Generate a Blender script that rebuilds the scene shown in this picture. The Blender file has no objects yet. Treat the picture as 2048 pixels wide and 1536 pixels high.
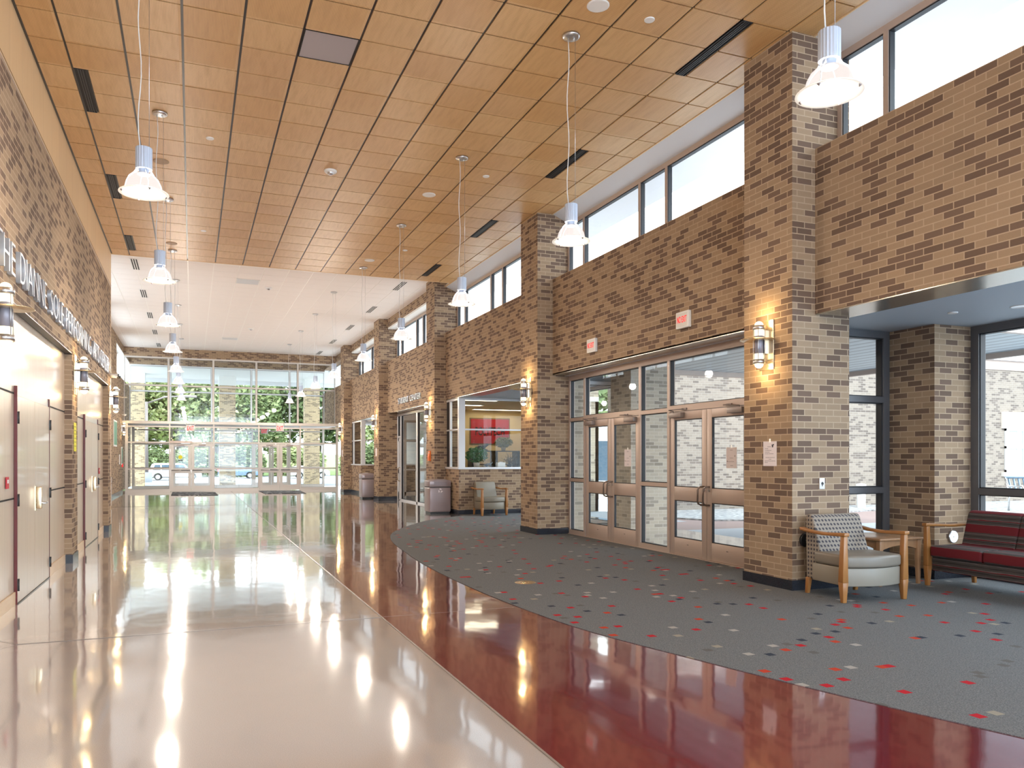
import bpy, bmesh, math, random
from mathutils import Vector, Matrix
random.seed(7)
S = bpy.context.scene
COL = S.collection
PI = math.pi

# ------------------------------------------------------------------ camera, world, sun, exposure
TH = 0.3691; CAMH = 1.426; FPX = 1552.0; CX = 984.4; HY = 917.6
cd = bpy.data.cameras.new('camera'); cam = bpy.data.objects.new('camera', cd); COL.objects.link(cam)
cam.location = (0, 0, CAMH); cam.rotation_euler = (PI/2, 0, -TH)
cd.sensor_width = 36.0; cd.lens = 36.0*FPX/2048
cd.shift_x = (1024-CX)/2048; cd.shift_y = (HY-768)/2048
cd.clip_start = 0.05; cd.clip_end = 600
S.camera = cam

W = bpy.data.worlds.new('world'); S.world = W; W.use_nodes = True
nt = W.node_tree; bg = nt.nodes['Background']
tc = nt.nodes.new('ShaderNodeTexCoord'); nz = nt.nodes.new('ShaderNodeTexNoise'); cr = nt.nodes.new('ShaderNodeValToRGB')
mp = nt.nodes.new('ShaderNodeMapping'); mp.inputs['Scale'].default_value = (1.0, 1.0, 2.6)
nz.inputs['Scale'].default_value = 1.7; nz.inputs['Detail'].default_value = 5
cr.color_ramp.elements[0].position = 0.36; cr.color_ramp.elements[0].color = (0.66, 0.84, 1.0, 1)
cr.color_ramp.elements[1].position = 0.62; cr.color_ramp.elements[1].color = (0.97, 0.99, 1.0, 1)
nt.links.new(tc.outputs['Generated'], mp.inputs['Vector']); nt.links.new(mp.outputs[0], nz.inputs['Vector'])
nt.links.new(nz.outputs['Fac'], cr.inputs['Fac']); nt.links.new(cr.outputs['Color'], bg.inputs['Color'])
bg.inputs['Strength'].default_value = 4.0

sd = bpy.data.lights.new('sun', 'SUN'); sun = bpy.data.objects.new('sun', sd); COL.objects.link(sun)
sd.energy = 1.7; sd.angle = math.radians(1.0); sd.color = (1.0, 0.95, 0.86)
sun.rotation_euler = Vector((0.28, 0.78, -0.62)).to_track_quat('-Z', 'Y').to_euler()
sun.location = (0, -20, 30)

S.view_settings.view_transform = 'Standard'; S.view_settings.look = 'None'
S.view_settings.exposure = 0.40; S.view_settings.gamma = 1.0; S.view_settings.use_curve_mapping = False
S.cycles.use_denoising = True
S.cycles.max_bounces = 8; S.cycles.diffuse_bounces = 5; S.cycles.glossy_bounces = 4
S.cycles.transparent_max_bounces = 16; S.cycles.transmission_bounces = 4
S.cycles.sample_clamp_indirect = 6.0; S.cycles.caustics_reflective = False; S.cycles.caustics_refractive = False

PENDANT_W = 120.0; SCONCE_W = 6.0

# area lamps added to stand for daylight behind the camera and in the alcove
def fill_area(name, loc, rot, sx, sy, e, col=(0.62, 0.81, 1.0)):
    ld = bpy.data.lights.new(name, 'AREA'); ld.shape = 'RECTANGLE'; ld.size = sx; ld.size_y = sy; ld.energy = e; ld.color = col
    lo = bpy.data.objects.new(name, ld); COL.objects.link(lo); lo.location = loc; lo.rotation_euler = rot
fill_area('end_fill_light', (2.6, -7.3, 2.9), (PI/2, 0, 0), 7.6, 5.4, 600)
fill_area('alcove_fill_light', (8.70, -2.4, 1.5), (0, PI/2, 0), 2.6, 7.5, 520, (0.48, 0.73, 1.0))

# ------------------------------------------------------------------ helpers
_c, _s = math.cos(TH), math.sin(TH)
def ray(x, y):
    r = (x-CX)/FPX; u = (HY-y)/FPX
    return (r*_c+_s, -r*_s+_c, u)
def atY(x, y, Y):
    d = ray(x, y); t = Y/d[1]; return (d[0]*t, Y, CAMH+d[2]*t)
def atX(x, y, X):
    d = ray(x, y); t = X/d[0]; return (X, d[1]*t, CAMH+d[2]*t)
def XY(x, Y): return atY(x, 900, Y)[0]
def ZY(y, x, Y): return atY(x, y, Y)[2]

class MB:
    def __init__(s): s.v = []; s.f = []; s.sm = []
    def add(s, vs, fs, smooth=False):
        n = len(s.v); s.v += [tuple(v) for v in vs]; s.f += [tuple(i+n for i in f) for f in fs]; s.sm += [smooth]*len(fs); return s
    def box(s, x0, x1, y0, y1, z0, z1):
        if x0 > x1: x0, x1 = x1, x0
        if y0 > y1: y0, y1 = y1, y0
        if z0 > z1: z0, z1 = z1, z0
        v = [(x, y, z) for z in (z0, z1) for y in (y0, y1) for x in (x0, x1)]
        return s.add(v, [(0, 2, 3, 1), (4, 5, 7, 6), (0, 1, 5, 4), (2, 6, 7, 3), (0, 4, 6, 2), (1, 3, 7, 5)])
    def prism(s, poly, z0, z1):
        n = len(poly); a = sum(poly[i][0]*poly[(i+1) % n][1]-poly[(i+1) % n][0]*poly[i][1] for i in range(n))
        if a < 0: poly = poly[::-1]
        v = [(p[0], p[1], z0) for p in poly]+[(p[0], p[1], z1) for p in poly]
        f = [tuple(range(n))[::-1], tuple(range(n, 2*n))]+[(i, (i+1) % n, n+(i+1) % n, n+i) for i in range(n)]
        return s.add(v, f)
    def extr(s, poly, axis, a, b):
        """poly in the plane across axis ('x': (y,z), 'y': (x,z)) extruded a..b"""
        n = len(poly)
        P = (lambda p, t: (t, p[0], p[1])) if axis == 'x' else (lambda p, t: (p[0], t, p[1]))
        ar = sum(poly[i][0]*poly[(i+1) % n][1]-poly[(i+1) % n][0]*poly[i][1] for i in range(n))
        if (ar < 0) == (axis == 'x'): poly = poly[::-1]
        if a > b: a, b = b, a
        v = [P(p, a) for p in poly]+[P(p, b) for p in poly]
        f = [tuple(range(n))[::-1], tuple(range(n, 2*n))]+[(i, (i+1) % n, n+(i+1) % n, n+i) for i in range(n)]
        return s.add(v, f)
    def tube(s, pts, r, seg=8, cap=True):
        pts = [Vector(p) for p in pts]; n = len(pts); rs = r if isinstance(r, (list, tuple)) else [r]*n
        vs = []; up = None
        for i, p in enumerate(pts):
            d = (pts[min(i+1, n-1)]-pts[max(i-1, 0)])
            if d.length < 1e-9: d = Vector((0, 0, 1))
            d.normalize()
            if up is None: up = Vector((0, 0, 1)) if abs(d.z) < 0.9 else Vector((1, 0, 0))
            a = d.cross(up)
            if a.length < 1e-6: a = d.orthogonal()
            a.normalize(); b = d.cross(a); up = b.cross(d) if b.length else up; up = -(a.cross(d)) if up.length < 1e-6 else up
            for k in range(seg):
                t = 2*PI*k/seg; vs.append(p+(a*math.cos(t)+b*math.sin(t))*rs[i])
        fs = []
        for i in range(n-1):
            for k in range(seg):
                k2 = (k+1) % seg; fs.append((i*seg+k, i*seg+k2, (i+1)*seg+k2, (i+1)*seg+k))
        s.add(vs, fs, True)
        if cap:
            s.add(vs[:seg], [tuple(range(seg))[::-1]]); s.add(vs[-seg:], [tuple(range(seg))])
        return s
    def lathe(s, prof, c=(0, 0, 0), seg=24, smooth=True):
        vs = []; n = len(prof)
        for r, z in prof:
            for k in range(seg):
                t = 2*PI*k/seg; vs.append((c[0]+r*math.cos(t), c[1]+r*math.sin(t), c[2]+z))
        fs = []
        for i in range(n-1):
            for k in range(seg):
                k2 = (k+1) % seg; fs.append((i*seg+k, i*seg+k2, (i+1)*seg+k2, (i+1)*seg+k))
        return s.add(vs, fs, smooth)
    def taper(s, c0, h0, c1, h1, z0, z1):
        """tapered post; c = centre xy, h = half sizes"""
        v = []
        for (c, h, z) in ((c0, h0, z0), (c1, h1, z1)):
            v += [(c[0]-h[0], c[1]-h[1], z), (c[0]+h[0], c[1]-h[1], z), (c[0]-h[0], c[1]+h[1], z), (c[0]+h[0], c[1]+h[1], z)]
        return s.add(v, [(0, 2, 3, 1), (4, 5, 7, 6), (0, 1, 5, 4), (2, 6, 7, 3), (0, 4, 6, 2), (1, 3, 7, 5)])
    def build(s, name, mat, parent=None, bevel=0, local=False, seg=2, sub=0):
        me = bpy.data.meshes.new(name)
        off = Vector((0, 0, 0)) if (parent is None or local) else world_loc(parent)
        me.from_pydata([tuple(Vector(v)-off) for v in s.v], [], s.f)
        me.polygons.foreach_set('use_smooth', s.sm)
        bm = bmesh.new(); bm.from_mesh(me)
        if any(s.sm): bmesh.ops.remove_doubles(bm, verts=bm.verts, dist=1e-5)
        bmesh.ops.recalc_face_normals(bm, faces=bm.faces)
        bm.to_mesh(me); bm.free(); me.update()
        me.materials.append(mat)
        o = bpy.data.objects.new(name, me); COL.objects.link(o)
        if parent is not None: o.parent = parent
        if bevel:
            b = o.modifiers.new('bevel', 'BEVEL'); b.width = bevel; b.segments = seg; b.limit_method = 'ANGLE'
            for p in me.polygons: p.use_smooth = True
        if sub:
            m = o.modifiers.new('sub', 'SUBSURF'); m.levels = sub; m.render_levels = sub
            for p in me.polygons: p.use_smooth = True
        return o
def world_loc(o):
    l = Vector((0, 0, 0))
    while o is not None: l += o.location; o = o.parent
    return l
def B(*a): return MB().box(*a)
def tag(o, label, cat, group=None, kind=None):
    if label: o['label'] = label
    if cat: o['category'] = cat
    if group: o['group'] = group
    if kind: o['kind'] = kind
    return o
def thing(name, label, cat, loc=(0, 0, 0), rz=0, group=None):
    o = bpy.data.objects.new(name, None); COL.objects.link(o); o.location = loc; o.rotation_euler = (0, 0, rz)
    o.empty_display_size = 0.1
    return tag(o, label, cat, group)
def struct(o, label=None):
    o['kind'] = 'structure'
    if label: o['label'] = label
    return o
def sroot(name, loc=(0, 0, 0), label=None):
    o = bpy.data.objects.new(name, None); COL.objects.link(o); o.location = loc; return struct(o, label)
def copy_tree(o, loc=None, rz=None, label=None, parent=None):
    c = o.copy(); COL.objects.link(c)
    if parent is not None: c.parent = parent
    if loc is not None: c.location = loc
    if rz is not None: c.rotation_euler = (0, 0, rz)
    if label: c['label'] = label
    for ch in KIDS(o): copy_tree(ch, parent=c)
    return c
def KIDS(o): return [x for x in list(COL.objects) if x.parent == o]

# ------------------------------------------------------------------ materials
def mat(name, col=(0.5, 0.5, 0.5), rough=0.6, metal=0.0, spec=0.5, emit=None, es=0.0, coat=0.0):
    m = bpy.data.materials.new(name); m.use_nodes = True
    b = m.node_tree.nodes['Principled BSDF']
    b.inputs['Base Color'].default_value = (*col, 1); b.inputs['Roughness'].default_value = rough
    b.inputs['Metallic'].default_value = metal; b.inputs['Specular IOR Level'].default_value = spec
    b.inputs['Coat Weight'].default_value = coat
    if emit: b.inputs['Emission Color'].default_value = (*emit, 1); b.inputs['Emission Strength'].default_value = es
    return m
class NT:
    def __init__(s, m): s.t = m.node_tree; s.b = s.t.nodes['Principled BSDF']
    def n(s, typ, **kw):
        nd = s.t.nodes.new(typ)
        for k, v in kw.items(): setattr(nd, k, v)
        return nd
    def l(s, a, b): s.t.links.new(a, b)
    def math(s, op, a, b=None, c=None):
        nd = s.n('ShaderNodeMath', operation=op)
        for i, x in enumerate((a, b, c)):
            if x is None: continue
            if isinstance(x, (int, float)): nd.inputs[i].default_value = x
            else: s.l(x, nd.inputs[i])
        return nd.outputs[0]
    def mix(s, f, a, b):
        nd = s.n('ShaderNodeMix', data_type='RGBA')
        for i, x in ((0, f), (6, a), (7, b)):
            if isinstance(x, (int, float)): nd.inputs[i].default_value = x
            elif isinstance(x, tuple): nd.inputs[i].default_value = (*x, 1)
            else: s.l(x, nd.inputs[i])
        return nd.outputs[2]
    def pos(s):
        g = s.n('ShaderNodeNewGeometry'); sp = s.n('ShaderNodeSeparateXYZ'); s.l(g.outputs['Position'], sp.inputs[0]); return g, sp
    def noise(s, scale, vec=None, detail=2.0, rough=0.5):
        nd = s.n('ShaderNodeTexNoise'); nd.inputs['Scale'].default_value = scale; nd.inputs['Detail'].default_value = detail
        nd.inputs['Roughness'].default_value = rough
        if vec is not None: s.l(vec, nd.inputs['Vector'])
        return nd.outputs['Fac']
    def comb(s, x, y, z=0.0):
        nd = s.n('ShaderNodeCombineXYZ')
        for i, q in enumerate((x, y, z)):
            if isinstance(q, (int, float)): nd.inputs[i].default_value = q
            else: s.l(q, nd.inputs[i])
        return nd.outputs[0]
    def ramp(s, f, stops, const=False):
        nd = s.n('ShaderNodeValToRGB'); r = nd.color_ramp
        if const: r.interpolation = 'CONSTANT'
        while len(r.elements) < len(stops): r.elements.new(0.5)
        for e, (p, c) in zip(r.elements, stops): e.position = p; e.color = (*c, 1)
        s.l(f, nd.inputs[0]); return nd.outputs[0]
    def bump(s, h, strength, dist=0.01):
        nd = s.n('ShaderNodeBump'); nd.inputs['Strength'].default_value = strength; nd.inputs['Distance'].default_value = dist
        s.l(h, nd.inputs['Height']); s.l(nd.outputs[0], s.b.inputs['Normal'])

def brick_mat(name, light, dark, mortar, pdark=0.38, u0=0.0):
    m = mat(name, rough=0.85, spec=0.3); t = NT(m)
    g, sp = t.pos(); sn = t.n('ShaderNodeSeparateXYZ'); t.l(g.outputs['True Normal'], sn.inputs[0])
    ax = t.math('ABSOLUTE', sn.outputs[0]); ay = t.math('ABSOLUTE', sn.outputs[1]); az = t.math('ABSOLUTE', sn.outputs[2])
    ax = t.math('GREATER_THAN', ax, 0.5); ay = t.math('GREATER_THAN', ay, 0.5); azg = t.math('GREATER_THAN', az, 0.5)
    u = t.math('ADD', t.math('ADD', t.math('MULTIPLY', sp.outputs[1], ax), t.math('MULTIPLY', sp.outputs[0], ay)), t.math('MULTIPLY', sp.outputs[0], azg))
    v = t.math('ADD', t.math('MULTIPLY', sp.outputs[2], t.math('SUBTRACT', 1.0, azg)), t.math('MULTIPLY', sp.outputs[1], azg))
    u = t.math('ADD', u, u0+40.64)
    vec = t.comb(u, t.math('ADD', v, 6.77))
    br = t.n('ShaderNodeTexBrick'); t.l(vec, br.inputs['Vector'])
    br.inputs['Color1'].default_value = (0, 0, 0, 1); br.inputs['Color2'].default_value = (1, 1, 1, 1); br.inputs['Mortar'].default_value = (0, 0, 0, 1)
    br.inputs['Scale'].default_value = 1.0; br.inputs['Mortar Size'].default_value = 0.0052; br.inputs['Mortar Smooth'].default_value = 0.15
    br.inputs['Brick Width'].default_value = 0.2032; br.inputs['Row Height'].default_value = 0.0677; br.inputs['Bias'].default_value = 0.0
    l2 = tuple(x*1.06 for x in light); d2 = tuple(x*0.82 for x in dark)
    c = t.ramp(br.outputs['Color'], [(0.0, light), ((1-pdark)*0.45, l2), ((1-pdark)*0.75, tuple(x*0.93 for x in light)), (1-pdark, dark), (1-pdark*0.35, d2)], const=True)
    nv = t.noise(160.0, g.outputs['Position'], 2.0)
    c = t.mix(t.math('MULTIPLY', t.math('SUBTRACT', nv, 0.35), 0.5), c, tuple(x*0.55 for x in light))
    big = t.noise(0.9, g.outputs['Position'], 2.0)
    c = t.mix(t.math('MULTIPLY', big, 0.10), c, tuple(x*1.25 for x in light))
    c = t.mix(br.outputs['Fac'], c, mortar)
    t.l(c, t.b.inputs['Base Color'])
    t.bump(t.math('SUBTRACT', 1.0, br.outputs['Fac']), 0.5, 0.004)
    return m
M = {}
M['brick'] = brick_mat('brick', (0.345, 0.247, 0.163), (0.158, 0.104, 0.078), (0.47, 0.355, 0.25), 0.43)
M['brick_pale'] = brick_mat('brick_pale', (0.60, 0.53, 0.43), (0.40, 0.35, 0.29), (0.70, 0.64, 0.56), 0.3)  # pale yellow brick, lightened further to offset the shade under the canopy
M['brick_porch_lit'] = brick_mat('brick_porch_lit', (0.66, 0.50, 0.31), (0.36, 0.27, 0.18), (0.74, 0.62, 0.45))  # brighter copy of the brick, light on the porch pillars put into the colour
M['brick_out'] = brick_mat('brick_exterior', (0.26, 0.225, 0.19), (0.155, 0.13, 0.115), (0.32, 0.29, 0.26))

def tile_wood(name):
    m = mat(name, rough=0.42, spec=0.5); t = NT(m); g, sp = t.pos()
    T = 0.6096
    ix = t.math('FLOOR', t.math('DIVIDE', t.math('ADD', sp.outputs[0], 1.9259+61), T)); iy = t.math('FLOOR', t.math('DIVIDE', t.math('SUBTRACT', sp.outputs[1], 8.4897-61), T))
    wn = t.n('ShaderNodeTexWhiteNoise', noise_dimensions='3D'); t.l(t.comb(ix, iy, 1.3), wn.inputs['Vector'])
    base = t.ramp(wn.outputs['Value'], [(0.0, (0.62, 0.365, 0.150)), (0.35, (0.67, 0.42, 0.19)), (0.7, (0.71, 0.47, 0.235)), (1.0, (0.63, 0.385, 0.18))])
    off = t.math('MULTIPLY', wn.outputs['Value'], 17.0)
    gv = t.comb(t.math('MULTIPLY', t.math('ADD', sp.outputs[0], off), 9.0), t.math('MULTIPLY', sp.outputs[1], 1.1), off)
    gr = t.noise(2.2, gv, 4.0, 0.6)
    c = t.mix(t.math('MULTIPLY', t.math('SUBTRACT', gr, 0.42), 1.1), base, (0.40, 0.20, 0.075))
    P = 0.0152
    fx = t.math('SUBTRACT', t.math('FRACT', t.math('DIVIDE', t.math('ADD', sp.outputs[0], 50), P)), 0.5)
    fy = t.math('SUBTRACT', t.math('FRACT', t.math('DIVIDE', t.math('ADD', sp.outputs[1], 50), P)), 0.5)
    rr = t.math('ADD', t.math('MULTIPLY', fx, fx), t.math('MULTIPLY', fy, fy))
    dot = t.math('LESS_THAN', rr, 0.036)
    c = t.mix(t.math('MULTIPLY', dot, 0.75), c, (0.13, 0.055, 0.02))
    t.l(c, t.b.inputs['Base Color']); return m
M['ceil_wood'] = tile_wood('perforated_maple')
def wood(name, c1, c2, rough=0.35, sx=1.0, sy=14.0, sz=0.8, coat=0.0, seams=None):
    m = mat(name, rough=rough, coat=coat); t = NT(m); g, sp = t.pos()
    v = t.comb(t.math('MULTIPLY', sp.outputs[0], sx), t.math('MULTIPLY', sp.outputs[1], sy), t.math('MULTIPLY', sp.outputs[2], sz))
    gr = t.noise(1.6, v, 4.0, 0.55)
    c = t.mix(t.math('MULTIPLY', t.math('SUBTRACT', gr, 0.25), 1.6), c1, c2)
    if seams:
        W_, axis = seams
        q = t.math('DIVIDE', t.math('ADD', sp.outputs[axis], 40.0), W_)
        wn = t.n('ShaderNodeTexWhiteNoise', noise_dimensions='1D'); t.l(t.math('FLOOR', q), wn.inputs['W'])
        c = t.mix(t.math('MULTIPLY', wn.outputs['Value'], 0.35), c, tuple(x*0.84 for x in c1))
        e = t.math('LESS_THAN', t.math('FRACT', q), 0.006/W_)
        c = t.mix(t.math('MULTIPLY', e, 0.5), c, tuple(x*0.3 for x in c1))
    t.l(c, t.b.inputs['Base Color']); return m
M['maple'] = wood('maple_panel', (0.66, 0.54, 0.43), (0.58, 0.45, 0.34), rough=0.28, coat=0.15, seams=(0.31, 1))
M['maple_top'] = wood('maple_panel_upper', (0.84, 0.62, 0.37), (0.76, 0.53, 0.29), rough=0.4, seams=(0.62, 1))
M['oak'] = wood('oak_frame', (0.40, 0.18, 0.055), (0.28, 0.115, 0.03), rough=0.35, sx=6, sy=6, sz=2)
M['table'] = wood('table_wood', (0.42, 0.24, 0.13), (0.30, 0.155, 0.075), rough=0.3, sx=8, sy=2, sz=2)
M['mahog'] = mat('red_door_edge', (0.12, 0.012, 0.012), 0.35)
M['dark'] = mat('dark_joint', (0.012, 0.011, 0.011), 0.7)
M['rail'] = mat('ceiling_grid', (0.022, 0.019, 0.018), 0.35)
M['frame'] = mat('tan_aluminium', (0.54, 0.44, 0.385), 0.42, 0.3)
M['frame_far'] = mat('grey_beige_aluminium', (0.60, 0.56, 0.52), 0.42, 0.3)
M['frame_dk'] = mat('grey_aluminium', (0.15, 0.155, 0.17), 0.4, 0.4)
M['frame_lt'] = mat('pale_aluminium', (0.74, 0.76, 0.80), 0.35, 0.2)
M['gasket'] = mat('glazing_gasket', (0.02, 0.022, 0.028), 0.5)
M['closer'] = mat('closer_grey', (0.30, 0.255, 0.24), 0.4, 0.5)
M['steel'] = mat('brushed_steel', (0.62, 0.62, 0.64), 0.28, 0.95)
M['pullm'] = mat('bronze_pull', (0.30, 0.235, 0.20), 0.3, 0.7)
M['tubem'] = mat('lilac_grey_tube', (0.36, 0.345, 0.40), 0.45, 0.2)
M['headplate'] = mat('door_head_plate', (0.46, 0.47, 0.47), 0.35, 0.2)
M['brass'] = mat('satin_brass', (0.75, 0.60, 0.40), 0.25, 0.9)
M['alu'] = mat('anodised_housing', (0.50, 0.58, 0.72), 0.4, 0.25)
M['letters'] = mat('letter_metal', (0.50, 0.55, 0.62), 0.35, 0.5)
M['letter_face'] = mat('letter_white', (0.85, 0.85, 0.86), 0.4)
M['white'] = mat('white_plastic', (0.80, 0.80, 0.79), 0.45)
M['black'] = mat('black_plastic', (0.015, 0.015, 0.017), 0.35)
M['slotblade'] = mat('slot_blade', (0.05, 0.05, 0.055), 0.4, 0.4)
M['soffit'] = mat('grey_soffit', (0.40, 0.46, 0.52), 0.6)
M['soffit_met'] = mat('tan_metal_soffit', (0.45, 0.40, 0.33), 0.22, 0.7)
M['cream'] = mat('office_yellow_wall', (0.72, 0.58, 0.33), 0.8)
M['whitewall'] = mat('white_plaster', (0.80, 0.80, 0.78), 0.8)
M['red_sign'] = mat('exit_red', (0.85, 0.03, 0.04), 0.5, emit=(1, 0.03, 0.03), es=0.25)
M['exit_red'] = mat('exit_letters_red', (0.75, 0.0, 0.005), 0.5, emit=(1, 0.0, 0.01), es=0.45)
M['paper'] = mat('paper', (0.80, 0.74, 0.76), 0.8)
M['ink'] = mat('ink', (0.05, 0.05, 0.07), 0.8)
M['banner'] = mat('red_banner', (0.42, 0.01, 0.02), 0.7)
M['orange'] = mat('orange_plastic', (0.85, 0.20, 0.03), 0.5)
M['yellow'] = mat('yellow_sign', (0.85, 0.80, 0.05), 0.6)
M['green'] = mat('poster_green', (0.12, 0.30, 0.20), 0.5)
M['redtag'] = mat('red_tag', (0.55, 0.03, 0.05), 0.5)
M['bin'] = mat('bin_taupe', (0.33, 0.27, 0.28), 0.3, 0.2)
M['leather'] = mat('beige_vinyl', (0.22, 0.19, 0.155), 0.4)
M['leather_lt'] = mat('pale_beige_vinyl', (0.265, 0.235, 0.19), 0.45)
M['oliv'] = mat('olive_vinyl', (0.22, 0.19, 0.145), 0.42)
M['leaf'] = mat('leaf_dark', (0.03, 0.13, 0.035), 0.6)
M['leaf2'] = mat('leaf_yellow_green', (0.24, 0.26, 0.06), 0.6)
M['pot'] = mat('pot', (0.5, 0.45, 0.38), 0.7)
M['concrete'] = mat('concrete', (0.30, 0.32, 0.345), 0.85)
M['redpave'] = mat('red_paving', (0.25, 0.18, 0.165), 0.85)
M['asphalt'] = mat('asphalt', (0.30, 0.31, 0.32), 0.9)
M['grass'] = mat('grass', (0.22, 0.34, 0.10), 0.9)
M['carwhite'] = mat('car_white', (0.80, 0.82, 0.84), 0.25, coat=0.5)
M['carglass'] = mat('car_glass', (0.06, 0.10, 0.14), 0.1)
M['tyre'] = mat('tyre', (0.03, 0.03, 0.03), 0.8)
M['chrome'] = mat('chrome', (0.75, 0.75, 0.76), 0.15, 1.0)
M['bark'] = mat('bark', (0.09, 0.065, 0.045), 0.9)
M['benchm'] = mat('bench_blue_grey', (0.30, 0.42, 0.55), 0.4, 0.4)
M['curtain'] = mat('curtain', (0.65, 0.58, 0.40), 0.9)

def granite():
    m = mat('black_granite', rough=0.25); t = NT(m); g, sp = t.pos()
    n = t.noise(170.0, g.outputs['Position'], 3.0)
    t.l(t.ramp(n, [(0.4, (0.008, 0.010, 0.016)), (0.62, (0.03, 0.035, 0.05)), (0.75, (0.12, 0.13, 0.16))]), t.b.inputs['Base Color']); return m
M['granite'] = granite()
def whiteceil():
    m = mat('white_lay_in_tile', rough=0.7); t = NT(m); g, sp = t.pos(); T = 0.6096
    n = t.noise(60.0, g.outputs['Position'], 2.0)
    c = t.mix(t.math('MULTIPLY', n, 0.25), (0.88, 0.85, 0.83), (0.78, 0.74, 0.72))
    t.l(c, t.b.inputs['Base Color']); return m
M['ceil_white'] = whiteceil()
def terrazzo(name, c1, c2, c3, rough=0.09, wav=0.05):
    m = mat(name, rough=rough, spec=0.5, coat=1.0); t = NT(m); g, sp = t.pos()
    t.b.inputs['Coat Roughness'].default_value = 0.05
    n = t.noise(230.0, g.outputs['Position'], 2.0, 0.7); n2 = t.noise(2.2, g.outputs['Position'], 3.0)
    c = t.mix(t.ramp(n, [(0.42, (0, 0, 0)), (0.66, (1, 1, 1))]), c1, c2)
    c = t.mix(t.math('MULTIPLY', n2, 0.35), c, c3)
    t.l(c, t.b.inputs['Base Color'])
    w = t.noise(1.0, t.comb(t.math('MULTIPLY', sp.outputs[0], 2.2), t.math('MULTIPLY', sp.outputs[1], 1.3)), 2.0)
    bn = t.n('ShaderNodeBump'); bn.inputs['Strength'].default_value = wav; bn.inputs['Distance'].default_value = 0.05
    t.l(w, bn.inputs['Height']); t.l(bn.outputs[0], t.b.inputs['Normal']); t.l(bn.outputs[0], t.b.inputs['Coat Normal'])
    return m
M['terr'] = terrazzo('cream_terrazzo', (0.50, 0.455, 0.44), (0.39, 0.35, 0.335), (0.455, 0.425, 0.415))
M['terr_red'] = terrazzo('red_terrazzo', (0.19, 0.013, 0.022), (0.10, 0.007, 0.013), (0.17, 0.018, 0.026))
M['terr_gray'] = terrazzo('olive_terrazzo', (0.16, 0.145, 0.105), (0.10, 0.09, 0.07), (0.15, 0.13, 0.10))
def carpet():
    m = mat('carpet', rough=0.95, spec=0.15); t = NT(m); g, sp = t.pos(); C = 0.068
    n = t.noise(120.0, g.outputs['Position'], 3.0, 0.75); n3 = t.noise(0.8, g.outputs['Position'], 2.0)
    c = t.ramp(n, [(0.32, (0.078, 0.085, 0.090)), (0.5, (0.138, 0.147, 0.155)), (0.68, (0.225, 0.230, 0.232))])
    ix = t.math('FLOOR', t.math('DIVIDE', sp.outputs[0], C)); iy = t.math('FLOOR', t.math('DIVIDE', sp.outputs[1], C))
    wn = t.n('ShaderNodeTexWhiteNoise', noise_dimensions='3D'); t.l(t.comb(ix, iy, 5.7), wn.inputs['Vector'])
    on = t.math('LESS_THAN', wn.outputs['Value'], 0.05)
    sel = t.math('DIVIDE', wn.outputs['Value'], 0.05)
    cc = t.ramp(sel, [(0.0, (0.40, 0.010, 0.020)), (0.30, (0.42, 0.045, 0.02)), (0.42, (0.03, 0.04, 0.06)), (0.58, (0.11, 0.11, 0.105)), (0.72, (0.34, 0.33, 0.31)), (0.9, (0.28, 0.26, 0.21))], const=True)
    c = t.mix(on, c, cc); t.l(c, t.b.inputs['Base Color']); t.bump(n, 0.4, 0.004); return m
M['carpet'] = carpet()
def glassm(name='glass', tint=(0.975, 0.99, 0.99), refl=1.0, ior=1.42):
    m = bpy.data.materials.new(name); m.use_nodes = True; t = m.node_tree; t.nodes.clear()
    o = t.nodes.new('ShaderNodeOutputMaterial'); mx = t.nodes.new('ShaderNodeMixShader'); tr = t.nodes.new('ShaderNodeBsdfTransparent'); gl = t.nodes.new('ShaderNodeBsdfGlossy')
    fr = t.nodes.new('ShaderNodeFresnel'); fr.inputs['IOR'].default_value = ior
    gl.inputs['Roughness'].default_value = 0.0; gl.inputs['Color'].default_value = (refl, refl, refl, 1); tr.inputs['Color'].default_value = (*tint, 1)
    g = t.nodes.new('ShaderNodeNewGeometry'); bf = t.nodes.new('ShaderNodeMath'); bf.operation = 'SUBTRACT'; bf.inputs[0].default_value = 1.0
    ml = t.nodes.new('ShaderNodeMath'); ml.operation = 'MULTIPLY'
    t.links.new(g.outputs['Backfacing'], bf.inputs[1]); t.links.new(fr.outputs[0], ml.inputs[0]); t.links.new(bf.outputs[0], ml.inputs[1])
    t.links.new(ml.outputs[0], mx.inputs[0]); t.links.new(tr.outputs[0], mx.inputs[1]); t.links.new(gl.outputs[0], mx.inputs[2]); t.links.new(mx.outputs[0], o.inputs[0])
    return m
M['glass'] = glassm()
M['glass_teal'] = glassm('glass_teal', (0.62, 0.72, 0.71), ior=2.6)
def globe(name, col, st, tr=0.0):
    m = bpy.data.materials.new(name); m.use_nodes = True; t = m.node_tree; t.nodes.clear()
    o = t.nodes.new('ShaderNodeOutputMaterial'); e = t.nodes.new('ShaderNodeEmission'); e.inputs[0].default_value = (*col, 1); e.inputs[1].default_value = st
    if tr:
        mx = t.nodes.new('ShaderNodeMixShader'); x = t.nodes.new('ShaderNodeBsdfTransparent'); mx.inputs[0].default_value = tr
        t.links.new(e.outputs[0], mx.inputs[1]); t.links.new(x.outputs[0], mx.inputs[2]); t.links.new(mx.outputs[0], o.inputs[0])
    else: t.links.new(e.outputs[0], o.inputs[0])
    return m
M['dome'] = globe('lit_prismatic_glass', (1.0, 0.90, 0.85), 0.80, 0.25)
M['lens'] = globe('lit_lens', (1.0, 0.97, 0.92), 2.0, 0.5)
M['capsule'] = globe('lit_sconce_globe', (1.0, 0.86, 0.56), 3.0, 0.0)
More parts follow.
